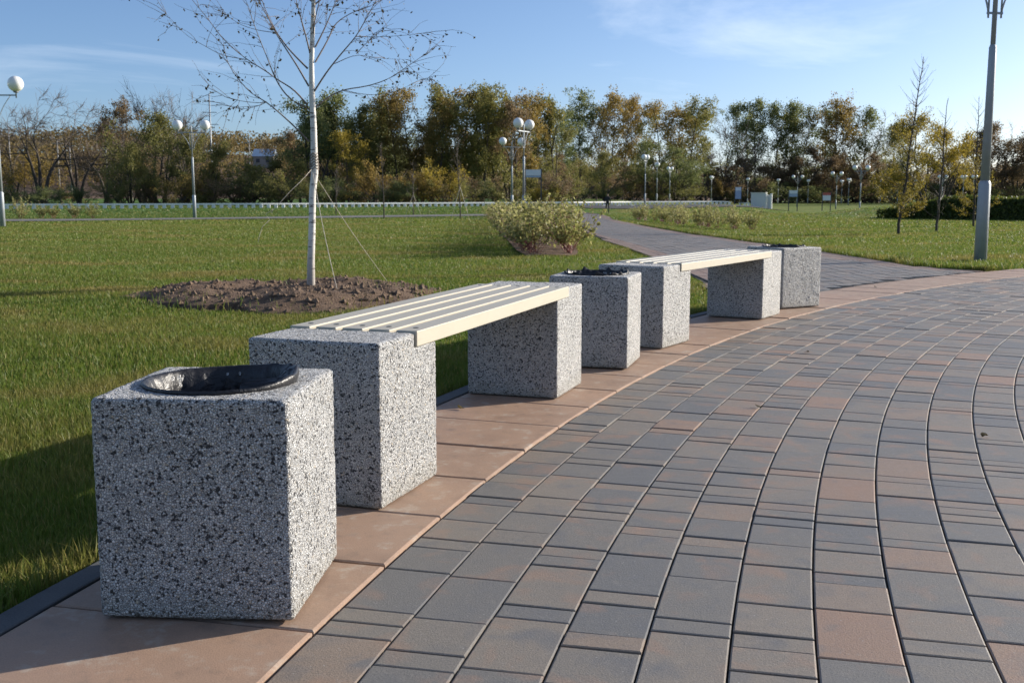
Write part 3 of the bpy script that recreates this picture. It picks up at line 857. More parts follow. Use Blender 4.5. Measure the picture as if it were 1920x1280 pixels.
for u, d_, rz in ((1209, 107, 70), (1231, 134, 88), (1255, 154, 62)):
    lamp(u, 384, d_, R(rz), 'white twin globe lamp by the shrubs on the far side of the path', GL+' by the path shrubs')
for u, d_, rz in ((1333, 178, 70), (1401, 200, 85), (1458, 212, 85), (1494, 172, 0), (1514, 222, 82), (1567, 145, 20), (1590, 205, 60), (1577, 228, 60), (1612, 114, 5), (1650, 230, 70), (1721, 218, 10), (1765, 172, 20), (1804, 172, 88), (1824, 170, 85), (1682, 225, 80)):
    lamp(u, 388, d_, R(rz), LF, GL+' far group')

# ------------------------------------------------------------------ trees: generators
def tubes_np(lines, n=4):
    """lines: list of (pts Nx3, radii N) -> verts, quads"""
    Vs, Qs = [], []; base = 0
    ang = np.arange(n)*2*np.pi/n
    for P, r in lines:
        P = np.asarray(P, float); k = len(P); r = np.asarray(r, float)
        T = np.gradient(P, axis=0); T /= np.linalg.norm(T, axis=1, keepdims=True)+1e-9
        A = np.where(np.abs(T[:, :1]) < 0.8, [[1., 0, 0]], [[0, 1., 0]])
        U = A-T*(A*T).sum(1, keepdims=True); U /= np.linalg.norm(U, axis=1, keepdims=True)+1e-9
        B = np.cross(T, U)
        ring = P[:, None]+(U[:, None]*np.cos(ang)[None, :, None]+B[:, None]*np.sin(ang)[None, :, None])*r[:, None, None]
        Vs.append(ring.reshape(-1, 3))
        i, j = np.meshgrid(np.arange(k-1), np.arange(n), indexing='ij'); j2 = (j+1) % n
        Qs.append(np.stack([base+i*n+j, base+i*n+j2, base+(i+1)*n+j2, base+(i+1)*n+j], -1).reshape(-1, 4)); base += k*n
    return np.concatenate(Vs), np.concatenate(Qs)

def leaf_cards(C, size, g, flat=0.6, tint_by=None):
    n = len(C); a = g.normal(size=(n, 3)); a /= np.linalg.norm(a, axis=1, keepdims=True)
    b = g.normal(size=(n, 3)); b -= a*(a*b).sum(1, keepdims=True); b /= np.linalg.norm(b, axis=1, keepdims=True)
    s = size*(0.6+0.8*g.random((n, 1)))
    V = np.stack([C-a*s*0.5, C+b*s*0.5*flat, C+a*s*0.5, C-b*s*0.5*flat], 1).reshape(-1, 3)
    i = np.arange(n)*4
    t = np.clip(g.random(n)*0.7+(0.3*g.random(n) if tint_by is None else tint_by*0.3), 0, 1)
    return V, np.c_[i, i+1, i+2, i+3], np.repeat(t, 4)

def grow(p, d, L, r, g, n=6, wob=0.12, up=0.0):
    pts = [np.array(p, float)]; d = np.array(d, float)
    for k in range(n):
        d = d+g.normal(0, wob, 3)+np.array([0, 0, up]); d /= np.linalg.norm(d)
        pts.append(pts[-1]+d*L/n)
    rad = r*(1-0.8*np.linspace(0, 1, n+1))
    return np.array(pts), rad

def tree_skel(kind, H, g):
    lines = []; tips = []
    def branch(p, d, L, r, lev, maxlev, up):
        P, rr = grow(p, d, L, r, g, 5, 0.13, up); lines.append((P, rr))
        if lev == maxlev:
            for t in (0.35, 0.6, 0.8, 1.0): tips.append(P[min(5, int(round(t*5)))]+g.normal(0, 0.02*H, 3))
            return
        for q in range(g.integers(3, 5)):
            t = 0.35+0.65*g.random(); i = min(4, int(t*5)); pp = P[i]+(P[i+1]-P[i])*(t*5-i)
            dd = P[i+1]-P[i]; dd /= np.linalg.norm(dd); dd = dd+g.normal(0, 0.55, 3); dd /= np.linalg.norm(dd)
            branch(pp, dd, L*(0.42+0.2*g.random()), rr[i]*0.6, lev+1, maxlev, up)
    if kind == 'tall':
        P, rr = grow((0, 0, 0), (g.normal(0, .03), g.normal(0, .03), 1), H*0.97, H*0.011, g, 12, 0.03); lines.append((P, rr))
        nb_ = 26
        for q in range(nb_):
            t = 0.28+0.70*(q/nb_)+0.02*g.normal(); t = min(0.97, max(0.25, t)); i = min(11, int(t*12)); pp = P[i]+(P[i+1]-P[i])*(t*12-i)
            an = g.random()*6.28; el = R(35+25*t+g.normal(0, 8))
            L = H*(0.20*math.sin(min(1, (t-0.18)/0.82)*math.pi)**0.7+0.035)*(0.7+0.6*g.random())
            branch(pp, (math.cos(an)*math.cos(el), math.sin(an)*math.cos(el), math.sin(el)), L, rr[i]*0.45, 1, 2, -0.02)
    elif kind == 'willow':
        for q in range(4):
            an = g.random()*6.28; el = R(62+g.normal(0, 10))
            branch((g.normal(0, .02*H), g.normal(0, .02*H), 0), (math.cos(an)*math.cos(el), math.sin(an)*math.cos(el), math.sin(el)), H*0.62, H*0.018, 0, 2, 0.01)
        P, rr = grow((0, 0, 0), (0, 0, 1), H*0.55, H*0.02, g, 6, 0.05); lines.append((P, rr))
        branch(P[-1], (g.normal(0, .2), g.normal(0, .2), 1), H*0.36, H*0.012, 0, 2, 0.0)
        branch(P[-2], (g.normal(0, .5), g.normal(0, .5), 1), H*0.36, H*0.012, 0, 2, 0.0)
    elif kind == 'bush':
        for q in range(9):
            an = g.random()*6.28; el = R(45+g.normal(0, 15))
            branch((g.normal(0, .08*H), g.normal(0, .08*H), 0), (math.cos(an)*math.cos(el), math.sin(an)*math.cos(el), math.sin(el)), H*0.72, H*0.012, 1, 2, 0.02)
    elif kind == 'bare':
        for q in range(3):
            an = q*2.1+g.random(); el = R(70+g.normal(0, 8))
            branch((g.normal(0, .015*H), g.normal(0, .015*H), 0), (math.cos(an)*math.cos(el), math.sin(an)*math.cos(el), math.sin(el)), H*0.55, H*0.020, 0, 3, 0.015)
    return lines, np.array(tips)

def tree_proto(kind, H, nleaf, lsize, spread, seed, mleaf, name, mbark='bark'):
    g = np.random.default_rng(seed)
    lines, tips = tree_skel(kind, H, g)
    if kind == 'bare':
        thick = [l for l in lines if l[1][0] > H*0.0035]; thin = [l for l in lines if l[1][0] <= H*0.0035]
    else:
        thick, thin = [l for l in lines if l[1][0] > H*0.0022], []
    top = max(l[0][:, 2].max() for l in lines); top = max(top, np.percentile(tips[:, 2], 99))
    t = empty(name)
    V, Q = tubes_np(thick, 5); V *= H/top
    obj('trunk', np_mesh('trunk', V, Q, smooth=True), MT[mbark], t)
    if kind == 'bare':
        # fine twigs on every thin branch
        extra = []
        for P, r in thin:
            for q in range(4):
                i = g.integers(1, len(P)-1); d = P[i+1]-P[i]; d = d/np.linalg.norm(d)+g.normal(0, .55, 3)
                extra.append((np.array([P[i], P[i]+d*H*0.03+g.normal(0, .004*H, 3), P[i]+d*H*0.065+g.normal(0, .006*H, 3)]), np.array([0.0012, 0.0010, 0.0006])*H))
        thin = [(P, np.maximum(r, 0.0013*H)) for P, r in thin]
        V, Q = tubes_np(thin+extra, 3); V *= H/top
        obj('crown', np_mesh('crown', V, Q), MT['twig'], t)
    else:
        k = g.integers(0, len(tips), nleaf)
        wgt = g.random(len(tips)); k = k[g.random(nleaf) < 0.35+0.65*wgt[k]]
        C = tips[k]+g.normal(0, 1, (len(k), 3))*spread*H*np.array([1, 1, 0.8])
        C = C[C[:, 2] > 0.03*H]*(H/top)
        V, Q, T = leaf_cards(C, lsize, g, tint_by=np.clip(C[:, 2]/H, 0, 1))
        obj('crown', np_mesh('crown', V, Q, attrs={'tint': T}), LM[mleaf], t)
    t['H'] = H
    return t

protos = {}
def get_proto(kind, leaf, var):
    key = (kind, leaf, var)
    if key not in protos:
        sd = hash_(key)
        nm = {'tall': 'birch_tree', 'willow': 'willow_tree', 'bush': 'bush', 'bare': 'bare_tree'}[kind]
        P = {'tall': (16, 8200, 0.27, 0.021), 'willow': (12, 12500, 0.27, 0.036), 'bush': (4, 6500, 0.15, 0.05), 'bare': (11, 0, 0, 0)}[kind]
        protos[key] = [tree_proto(kind, P[0], P[1], P[2], P[3], sd, leaf, nm), False]
    return protos[key]
def hash_(k): return sum((i+1)*ord(c) for i, c in enumerate(str(k))) % 99991

LABELS = {
 ('tall', 'olive'): 'tall slender birch with thin olive foliage',
 ('tall', 'green'): 'tall grey green tree with airy crown',
 ('tall', 'ochre'): 'tall birch with ochre autumn foliage',
 ('tall', 'yellow'): 'golden yellow autumn birch',
 ('tall', 'brown'): 'tall thin tree with sparse brown leaves',
 ('willow', 'olive'): 'broad rounded olive willow',
 ('willow', 'green'): 'dense dark green spreading willow',
 ('willow', 'ochre'): 'broad ochre tinted tree',
 ('willow', 'yellow'): 'broad yellow green tree',
 ('willow', 'brown'): 'broad dark brown leaved tree',
 ('bush', 'olive'): 'low olive bush', ('bush', 'green'): 'low dark green bush', ('bush', 'ochre'): 'low ochre bush with yellowing leaves',
 ('bush', 'yellow'): 'low golden yellow bush', ('bush', 'brown'): 'low brown bush',
 ('bare', 'brown'): 'leafless dark branched tree'}
def stretch(u, depth):
    w_ = ('beside the power pylon', 'behind the young birch', 'behind the dogwood bed', 'past the path end', 'behind the grey cabin', 'behind the red striped board', 'behind the clipped hedge')
    k = sum(u > e for e in (420, 700, 1060, 1340, 1530, 1690))
    row = 'in the far belt ' if (depth < 118 if u < 1060 else depth < 240) else 'in the back row '
    return row+w_[k]
def plant(kind, leaf, u, top, depth, wid=1.0, var=None, rz=None):
    var = var if var is not None else int(RNG.integers(0, 3 if kind in ('tall', 'willow') else 2))
    pr = get_proto(kind, leaf, var)
    o = pr[0] if not pr[1] else copy_tree(pr[0])
    pr[1] = True
    p_ = at(u, top, depth); z0 = float(gz(p_.x, depth))+0.0
    s = (p_.z-z0)/pr[0]['H']
    o.location = (p_.x, depth, z0); o.scale = (s*wid, s*wid, s); o.rotation_euler = (0, 0, RNG.random()*6.28 if rz is None else rz)
    st = stretch(u, depth); tag(o, LABELS[(kind, leaf)]+' '+st, 'bush' if kind == 'bush' else 'tree', f'{leaf} {kind} '+st)
    return o

TREES = [
 # left: bare trees, brown and olive willows
 ('bare', 'brown', 70, 172, 116, 1), ('bare', 'brown', 140, 196, 120, 1), ('bare', 'brown', 20, 205, 135, 1), ('bare', 'brown', 262, 166, 140, 0.8), ('bare', 'brown', 300, 168, 142, 0.8), ('bare', 'brown', 345, 184, 146, 0.9),
 ('bare', 'brown', -60, 190, 125, 1), ('bare', 'brown', 190, 225, 128, 1),
 ('tall', 'brown', 232, 184, 132, 0.86), ('willow', 'brown', 212, 225, 136, 1),
 ('willow', 'olive', 280, 212, 118, 0.95), ('willow', 'olive', 340, 246, 112, 0.9), ('willow', 'olive', 390, 262, 116, 0.9), ('willow', 'olive', 240, 270, 112, 0.8),
 ('bush', 'olive', 470, 300, 112, 1.15), ('bush', 'olive', 520, 290, 115, 1.2), ('bush', 'olive', 440, 310, 118, 1),
 ('bush', 'ochre', 60, 290, 126, 1),
 ('willow', 'brown', -80, 270, 130, 1.2), ('willow', 'olive', -180, 230, 125, 1.1), ('tall', 'brown', -260, 200, 130, 0.86), ('willow', 'brown', -340, 230, 130, 1.1),
 ('willow', 'olive', 500, 290, 118, 1.0), ('tall', 'green', 600, 200, 130, 1.0), ('tall', 'olive', 690, 190, 121, 0.9), ('tall', 'ochre', 820, 176, 120, 0.9), ('tall', 'olive', 905, 180, 120, 0.9), ('tall', 'brown', 970, 186, 121, 0.9), ('tall', 'green', 1055, 205, 160, 0.9), ('tall', 'brown', 1120, 200, 205, 0.8), ('tall', 'green', 1405, 205, 262, 0.8), ('tall', 'olive', 1470, 202, 262, 0.8), ('tall', 'green', 1550, 205, 262, 0.9),
 # middle belt, front row
 ('willow', 'green', 580, 190, 122, 0.85), ('willow', 'green', 622, 178, 126, 0.85), ('tall', 'yellow', 652, 245, 113, 1.17), ('willow', 'olive', 672, 205, 124, 0.8), ('willow', 'green', 700, 172, 128, 0.75),
 ('tall', 'ochre', 742, 180, 122, 1.01), ('willow', 'green', 730, 190, 131, 0.8), ('tall', 'ochre', 772, 166, 124, 1.05), ('willow', 'olive', 808, 180, 126, 0.75), ('tall', 'olive', 845, 166, 122, 1.05), ('tall', 'ochre', 868, 172, 128, 1.01),
 ('willow', 'olive', 890, 164, 126, 0.75), ('tall', 'olive', 925, 166, 124, 1.05), ('willow', 'olive', 955, 182, 128, 0.75), ('tall', 'ochre', 985, 174, 126, 1.05), ('tall', 'olive', 1012, 178, 130, 1.01), ('willow', 'olive', 1040, 188, 132, 0.7),
 # second row filling the belt
 ('willow', 'brown', 560, 250, 138, 0.9), ('willow', 'brown', 640, 255, 142, 0.9), ('willow', 'olive', 720, 250, 140, 0.9), ('willow', 'brown', 790, 255, 142, 0.9), ('willow', 'brown', 860, 255, 142, 0.9), ('willow', 'olive', 930, 255, 142, 0.9), ('willow', 'brown', 1000, 265, 142, 0.9),
 # airy birches in the middle
 ('tall', 'green', 1090, 165, 200, 0.9), ('tall', 'green', 1072, 205, 205, 0.78), ('tall', 'ochre', 1142, 170, 198, 0.86), ('tall', 'ochre', 1170, 184, 202, 0.78), ('tall', 'olive', 1205, 204, 206, 0.86), ('tall', 'brown', 1190, 185, 210, 0.62),
 ('tall', 'ochre', 1238, 194, 200, 1.01), ('tall', 'ochre', 1268, 200, 202, 0.94), ('tall', 'olive', 1292, 187, 200, 0.94), ('tall', 'olive', 1328, 198, 236, 1.01), ('bare', 'brown', 1355, 215, 238, 0.8),
 ('tall', 'green', 1386, 194, 257, 0.78), ('tall', 'green', 1422, 187, 256, 0.86), ('tall', 'green', 1456, 194, 258, 0.78), ('tall', 'green', 1486, 192, 257, 0.86), ('tall', 'olive', 1503, 205, 260, 0.7),
 ('tall', 'ochre', 1568, 182, 256, 0.94), ('tall', 'ochre', 1592, 198, 256, 0.94), ('tall', 'green', 1628, 203, 258, 0.86), ('tall', 'olive', 1675, 222, 260, 0.94), ('bare', 'brown', 1612, 205, 262, 0.9),
 ('willow', 'yellow', 1735, 214, 207, 0.85), ('willow', 'yellow', 1778, 232, 210, 0.8), ('tall', 'olive', 1700, 235, 232, 0.94),
 ('willow', 'brown', 1830, 246, 242, 0.9), ('willow', 'brown', 1872, 236, 244, 0.9), ('willow', 'brown', 1915, 246, 242, 0.9), ('bare', 'brown', 1865, 228, 247, 0.8), ('willow', 'brown', 1965, 238, 247, 0.9), ('tall', 'ochre', 2040, 225, 242, 0.94), ('willow', 'olive', 2120, 235, 232, 1), ('tall', 'olive', 2200, 215, 237, 0.94),
 # rounded willows and bushes in front
 ('willow', 'olive', 1135, 284, 170, 1.15), ('willow', 'olive', 1095, 300, 175, 1.1), ('willow', 'green', 1232, 264, 170, 1.1), ('willow', 'green', 1268, 274, 172, 1.1), ('willow', 'brown', 1520, 278, 247, 1.2), ('willow', 'brown', 1490, 295, 250, 1.1),
 ('willow', 'brown', 1340, 290, 242, 1.2), ('willow', 'brown', 1400, 296, 247, 1.3), ('willow', 'brown', 1450, 300, 252, 1.2), ('willow', 'brown', 1590, 290, 247, 1.2), ('willow', 'brown', 1650, 290, 247, 1.2), ('willow', 'brown', 1180, 300, 180, 1.1), ('willow', 'brown', 1790, 290, 237, 1.1),
 ('willow', 'brown', 1060, 290, 145, 1), ('willow', 'olive', 1030, 280, 140, 0.9),
]
for T_ in TREES: plant(*T_)
# low bushes along the foot of the belt
g = np.random.default_rng(31)
for u in np.arange(-60, 1080, 36):
    plant('bush', ['olive', 'brown', 'ochre', 'olive', 'green', 'brown'][g.integers(6)] if u > 210 else 'green', u+g.normal(0, 8), (335 if u > 210 else 354)+g.normal(0, 7), 106+10*g.random(), 1.1+0.4*g.random())
for u in np.arange(1085, 1960, 50):
    plant('bush', ['brown', 'brown', 'olive', 'green', 'green'][g.integers(5)], u+g.normal(0, 10), 340+g.normal(0, 8), 236+12*g.random() if u > 1300 else 166+8*g.random(), 1.4+0.5*g.random())
for u in np.arange(1050, 2100, 32):
    plant('bush', ['brown', 'brown', 'olive', 'green'][g.integers(4)], u+g.normal(0, 8), 316+g.normal(0, 9), 268+14*g.random(), 1.5+0.4*g.random())
for u, tp in ((700, 300), (765, 330), (835, 300), (1000, 345), (1040, 350), (1385, 350), (1350, 335)):
    plant('bush', 'yellow' if u > 820 and u < 1100 else 'ochre', u, tp, 108 if u < 1100 else 236, 0.8)

# ------------------------------------------------------------------ far wooded hill, pylons, poles, house
def hill_z(x, y): return 20*np.exp(-((x+150)/150.0)**2)*sst(250, 430, y)*(1-0.0*x)-2
hx = np.linspace(-520, 120, 60); hy = np.linspace(240, 620, 36); HX, HY = np.meshgrid(hx, hy); HZ = hill_z(HX, HY)
a = (np.arange(35)[:, None]*60+np.arange(59)[None]).ravel()
hill = obj('hill', np_mesh('hill', np.c_[HX.ravel(), HY.ravel(), HZ.ravel()], np.c_[a, a+1, a+61, a+60], smooth=True), MT['soil']); tag(hill, kind='structure')
g = np.random.default_rng(44); n = 3200
tx = g.uniform(-420, 60, n); ty = g.uniform(300, 450, n); tz = hill_z(tx, ty); th = g.uniform(6, 10, n)
k = np.repeat(np.arange(n), 44); C = np.c_[tx[k]+g.normal(0, 1.7, len(k)), ty[k]+g.normal(0, 1.7, len(k)), tz[k]+th[k]*(0.25+0.75*g.random(len(k)))]
C_keep = ~((np.abs(C[:, 0]/C[:, 1]+85.3/370) < 0.016) & (C[:, 1] < 375)); C = C[C_keep]; k = k[C_keep]
V, Q, T = leaf_cards(C, 0.95, g)
T = np.clip(0.5*T+0.5*np.repeat(g.random(n)[k], 4), 0, 1)
o = obj('far_wood', np_mesh('far_wood', V, Q, attrs={'tint': T}), LM['farwood']); tag(o, 'rust and ochre autumn wood covering the distant hill', 'wood', kind='stuff')

def pole(u, vt, vb, depth, r, name, label, cat, m='wood'):
    a_, b_ = at(u, vt, depth), at(u, vb, depth); zb = min(b_.z, float(gz(a_.x, depth)))
    t = empty(name, (a_.x, depth, zb)); tag(t, label, cat)
    h = a_.z-zb
    MB().tube([(0, 0, 0), (0, 0, h)], [r, r*0.6], 8).build('mast', MT[m], t)
    return t, h
t, h = pole(392, 176, 380, 330, 0.35, 'power_pylon', 'thin lattice power pylon rising above the wooded hill', 'pylon', 'steel')
for q, (z, l) in enumerate(((0.72, 2.6), (0.83, 2.2), (0.93, 1.6))): MB().box((0, 0, h*z), (2*l, 0.2, 0.2)).build('cross_arm', MT['steel'], t)
gp = 'utility poles on the far left'
for u, vt, d_ in ((15, 236, 150), (107, 263, 150), (130, 268, 155), (243, 277, 150), (467, 262, 200), (197, 250, 160)):
    t, h = pole(u, vt, 370, d_, 0.13, 'utility_pole', 'pale wooden utility pole among the far left trees', 'pole'); t['group'] = gp
    MB().box((0, 0, h*0.95), (1.6, 0.12, 0.12)).build('cross_bar', MT['wood'], t)
hp = at(497, 294, 370)
t = empty('house', (hp.x, 370, float(hill_z(hp.x, 370))-0.3)); tag(t, 'small far house with light blue metal roof among bushes', 'house')
hh = hp.z-t.location.z
MB().box((0, 0, hh/2), (6.8, 6, hh)).build('wall', MT['wood'], t)
mb = MB(); mb.v = [(-3.7, -3.5, hh), (3.7, -3.5, hh), (3.7, 3.5, hh), (-3.7, 3.5, hh), (-3.7, 0, hh+2.6), (3.7, 0, hh+2.6)]; mb.f = [(0, 1, 5, 4), (3, 4, 5, 2), (0, 4, 3), (1, 2, 5), (0, 3, 2, 1)]; mb.sm = [False]*5
mb.build('roof', MT['roof'], t)
for x in (-1.8, 1.5): MB().box((x, -3.02, hh-1.4), (1.2, 0.08, 1.2)).build('window', MT['post'], t)

# ------------------------------------------------------------------ birch sapling in the lawn
bt = empty('birch_tree', (BX, BY, float(gz(BX, BY)))); tag(bt, 'young white birch with nearly bare branches in a dug soil circle', 'tree')
Z0 = float(gz(BX, BY))
def bl(u, v, dy=0.0):
    p_ = at(u, v, BY+dy); return np.array([p_.x-BX, dy, p_.z-Z0])
tr_px = [(583, 556, 0.060), (583, 535, 0.050), (583, 490, 0.043), (585, 430, 0.040), (586, 360, 0.039), (590, 325, 0.041), (589, 290, 0.040), (588, 240, 0.036), (585, 180, 0.033), (584, 120, 0.029), (586, 60, 0.026), (588, 0, 0.023), (590, -70, 0.018), (588, -160, 0.012), (592, -260, 0.005)]
P = np.array([bl(u, v) for u, v, r in tr_px]); rr = [r*0.84 for *_, r in tr_px]
mb = MB().tube([tuple(p_) for p_ in P], rr, 16); mb.build('trunk', MT['birch'], bt)
BR = [
 [(579, 265), (545, 230), (500, 191), (472, 177), (442, 144), (424, 113), (417, 69)], [(500, 191), (486, 194), (445, 189), (414, 180), (386, 155), (376, 131)],
 [(577, 198), (552, 168), (517, 148), (500, 134), (462, 112), (417, 74), (387, 31), (359, 0), (335, -40)], [(462, 112), (417, 105), (383, 86), (349, 67), (325, 41), (302, 17)],
 [(579, 162), (555, 120), (534, 89), (514, 58), (500, 27), (483, 0), (465, -40)], [(577, 129), (541, 93), (521, 65), (507, 41), (490, 0), (478, -50)],
 [(582, 103), (574, 69), (562, 27), (555, 0), (545, -50)], [(582, 206), (541, 186), (517, 151), (503, 113), (486, 72), (472, 34), (462, 5)],
 [(520, 62), (486, 58), (452, 48), (417, 24), (393, 0)], [(500, 191), (488, 198), (455, 206), (430, 200), (414, 190)],
 [(586, 206), (610, 186), (641, 168), (686, 163), (727, 150), (761, 127), (796, 103), (820, 82)], [(641, 168), (675, 177), (713, 179), (754, 168), (789, 148), (813, 144)],
 [(589, 172), (613, 134), (644, 96), (668, 69), (689, 31), (706, 0), (722, -35)], [(627, 120), (668, 101), (710, 110), (768, 112)], [(668, 101), (689, 79), (727, 48)],
 [(591, 89), (610, 52), (631, 0), (645, -45)], [(591, 117), (617, 72), (627, 45), (658, 24), (692, 14), (715, 0)], [(668, 69), (703, 70), (761, 67), (813, 60)],
 [(586, 86), (589, 41), (600, 0), (608, -50)], [(588, -20), (560, -70), (535, -120)], [(588, -30), (620, -80), (650, -130)], [(588, -80), (570, -140), (555, -190)], [(589, -90), (612, -150), (625, -200)],
 [(589, 10), (650, -40), (700, -85)], [(587, 5), (520, -50), (470, -100)]]
g = np.random.default_rng(91)
lines = []; leaves = []
def at_poly(P, t):
    k = t*(len(P)-1); i = min(len(P)-2, int(k)); return P[i]+(P[i+1]-P[i])*(k-i), P[i+1]-P[i]
roots = {}
for b in BR:
    key = b[0]; prim = key[0] > 574 and key[0] < 594
    slope = g.uniform(-0.9, 0.9) if prim else g.uniform(-0.5, 0.5)
    dy0 = 0.0
    if not prim:                                    # start on the parent branch nearest in the picture
        best = min(((abs(q[0]-key[0])+abs(q[1]-key[1]), d_) for q, d_ in roots.items()), default=(0, 0)); dy0 = best[1]
    pts = []; dist = 0
    for i, (u, v) in enumerate(b):
        if i: dist += math.hypot(u-b[i-1][0], v-b[i-1][1])/191
        dy = dy0+slope*dist*0.6; pts.append(bl(u, v, dy)); roots[(u, v)] = dy
    # smooth resample
    P = np.array(pts); tt = np.linspace(0, 1, len(P)); tn = np.linspace(0, 1, 3*len(P))
    P = np.stack([np.interp(tn, tt, P[:, k]) for k in range(3)], 1); P[1:-1] = (P[:-2]+2*P[1:-1]+P[2:])/4; P[1:-1] = (P[:-2]+2*P[1:-1]+P[2:])/4
    r0 = 0.0090 if prim else 0.0042
    lines.append((P, r0*(1-0.82*np.linspace(0, 1, len(P))**0.8)))
    nt_ = 14 if prim else 9
    for q in range(nt_):
        t = g.uniform(0.25, 1.0); p0, d = at_poly(P, t); d = d/np.linalg.norm(d)
        dd = d+g.normal(0, 0.6, 3); dd[2] -= 0.1; dd /= np.linalg.norm(dd)
        tw, tr_ = grow(p0, dd, g.uniform(0.18, 0.5), 0.0026, g, 6, 0.16, -0.03); lines.append((tw, np.maximum(tr_, 0.0011)))
        if g.random() < 0.8:
            for m_ in range(g.integers(2, 8)): leaves.append(at_poly(tw, g.uniform(0.1, 1.0))[0]+g.normal(0, .010, 3)-np.array([0, 0, 0.016]))
    if not prim or g.random() < 0.6:
        for m_ in range(g.integers(3, 9)): leaves.append(at_poly(P, g.uniform(0.45, 1.0))[0]+g.normal(0, .012, 3)-np.array([0, 0, 0.016]))
V, Q = tubes_np(lines, 6); obj('branches', np_mesh('branches', V, Q, smooth=True), MT['birchtwig'], bt)
V, Q, T = leaf_cards(np.array(leaves), 0.030, g, 0.62); obj('dry_leaves', np_mesh('dry_leaves', V, Q, attrs={'tint': T}), LM['birchleaf'], bt)
# rope wrap and guy ropes
wr = []
for k in range(90):
    an = k*0.42; z = 1.20+0.0018*k+0.012*math.sin(k*1.7); rr_ = 0.038+0.004*math.sin(k*0.9)
    cx_ = bl(589, 310)[0]; wr.append((cx_+rr_*math.cos(an), rr_*math.sin(an), z))
MB().tube(wr, 0.0055, 6).build('rope_wrap', MT['darkrope'], bt)
def rope(pts, label, r=0.003):
    P = np.array([tuple(p_) for p_ in pts]); o_ = P[-1].copy()
    t = MB().tube([tuple(p_-o_) for p_ in P], r, 6).build('guy_rope', MT['rope']); t.location = tuple(o_)
    tag(t, label, 'rope', 'guy ropes of the young birch')
def sag(a_, b_, n, s): return [a_.lerp(b_, k/n)-Vector((0, 0, s*math.sin(math.pi*k/n))) for k in range(n+1)]
w0 = Vector((BX+0.05, BY-0.03, Z0+1.20))
e1 = Vector((at(635, 562, 9.75).x, 9.75, float(gz(0, 9.75))+0.06)); rope(sag(w0, e1, 12, 0.06)+[e1-Vector((0, 0, 0.08))], 'pale slack rope hanging from the birch wrap straight to the soil')
e2 = Vector((at(727, 525, 11.6).x, 11.6, 0.0)); rope(sag(w0, e2, 12, 0.03)+[e2-Vector((0, 0, 0.08))], 'pale taut rope running from the birch wrap out to the lawn')
lo = [at(584, 318, BY-0.05), at(566, 338, BY-0.2), at(545, 358, BY-0.3), at(525, 380, BY-0.35), at(508, 399, BY-0.4), at(512, 392, BY-0.38), at(498, 402, BY-0.42), at(506, 412, BY-0.4), at(492, 425, BY-0.42), at(487, 440, BY-0.42), at(484, 454, BY-0.42)]
rope(lo, 'short loose knotted rope end dangling beside the birch', 0.0022)

# ------------------------------------------------------------------ larches and staked saplings
def larch(ub, vb, ut, vt, depth, density, label, seed, needles=True):
    g = np.random.default_rng(seed)
    b, t_ = at(ub, vb, depth), at(ut, vt, depth); z0 = float(gz(b.x, depth))
    root = empty('larch_tree', (b.x, depth, z0)); tag(root, label, 'tree')
    top = np.array([t_.x-b.x, g.normal(0, .1), t_.z-z0]); H = top[2]
    n = 16; tt = np.linspace(0, 1, n+1); P = top[None]*np.c_[tt**1.1, tt, tt]; P[1:-1, :2] += g.normal(0, 0.012, (n-1, 2))
    V, Q = tubes_np([(P, 0.042*(1-0.9*tt)+0.003)], 8); obj('trunk', np_mesh('trunk', V, Q, smooth=True), MT['bark'], root)
    lines = []; C = []
    for q in range(density):
        t = 0.10+0.88*q/density+0.012*g.normal(); t = min(max(t, 0.1), 0.97); p0, d = at_poly(P, t)
        L = H*(0.20*(1-t)**0.5+0.02)*(0.7+0.5*g.random()); an = g.random()*6.28; el = 0.05+0.55*t
        br_, r_ = grow(p0, (math.cos(an)*math.cos(el), math.sin(an)*math.cos(el), math.sin(el)), L, 0.009*(1-t)+0.007, g, 6, 0.04, 0.14)
        lines.append((br_, np.maximum(r_, 0.0022)))
        if t < 0.92:
            for m_ in range(3 if t < 0.55 else 1):
                pp, d2 = at_poly(br_, g.uniform(.2, .9)); s_, r2 = grow(pp, d2/np.linalg.norm(d2)+g.normal(0, .5, 3), L*0.35, 0.003, g, 4, 0.1, 0.02); lines.append((s_, np.maximum(r2, 0.0018)))
                if needles and t < 0.62:
                    for z in range(int(44*max(0, 1-1.5*t))+2): C.append(at_poly(s_, g.random())[0]+g.normal(0, .03, 3))
            if needles and t < 0.7:
                for z in range(int(90*max(0, 1-1.45*t))+3): C.append(at_poly(br_, g.random())[0]+g.normal(0, .035, 3))
    V, Q = tubes_np(lines, 4); obj('branches', np_mesh('branches', V, Q), MT['twig'], root)
    if C:
        V, Q, T = leaf_cards(np.array(C), 0.055, g, 0.35); obj('needles', np_mesh('needles', V, Q, attrs={'tint': T}), LM['larch'], root)
larch(1685, 433, 1737, 105, 30.5, 84, 'leaning young larch with yellow needles low down and bare top', 3)
larch(1756, 427, 1776, 186, 33.5, 26, 'thin nearly bare young larch with slanting stem on the lawn', 4, False)
larch(1826, 410, 1834, 182, 41, 46, 'young larch half hidden behind the galvanised lamp post', 5)
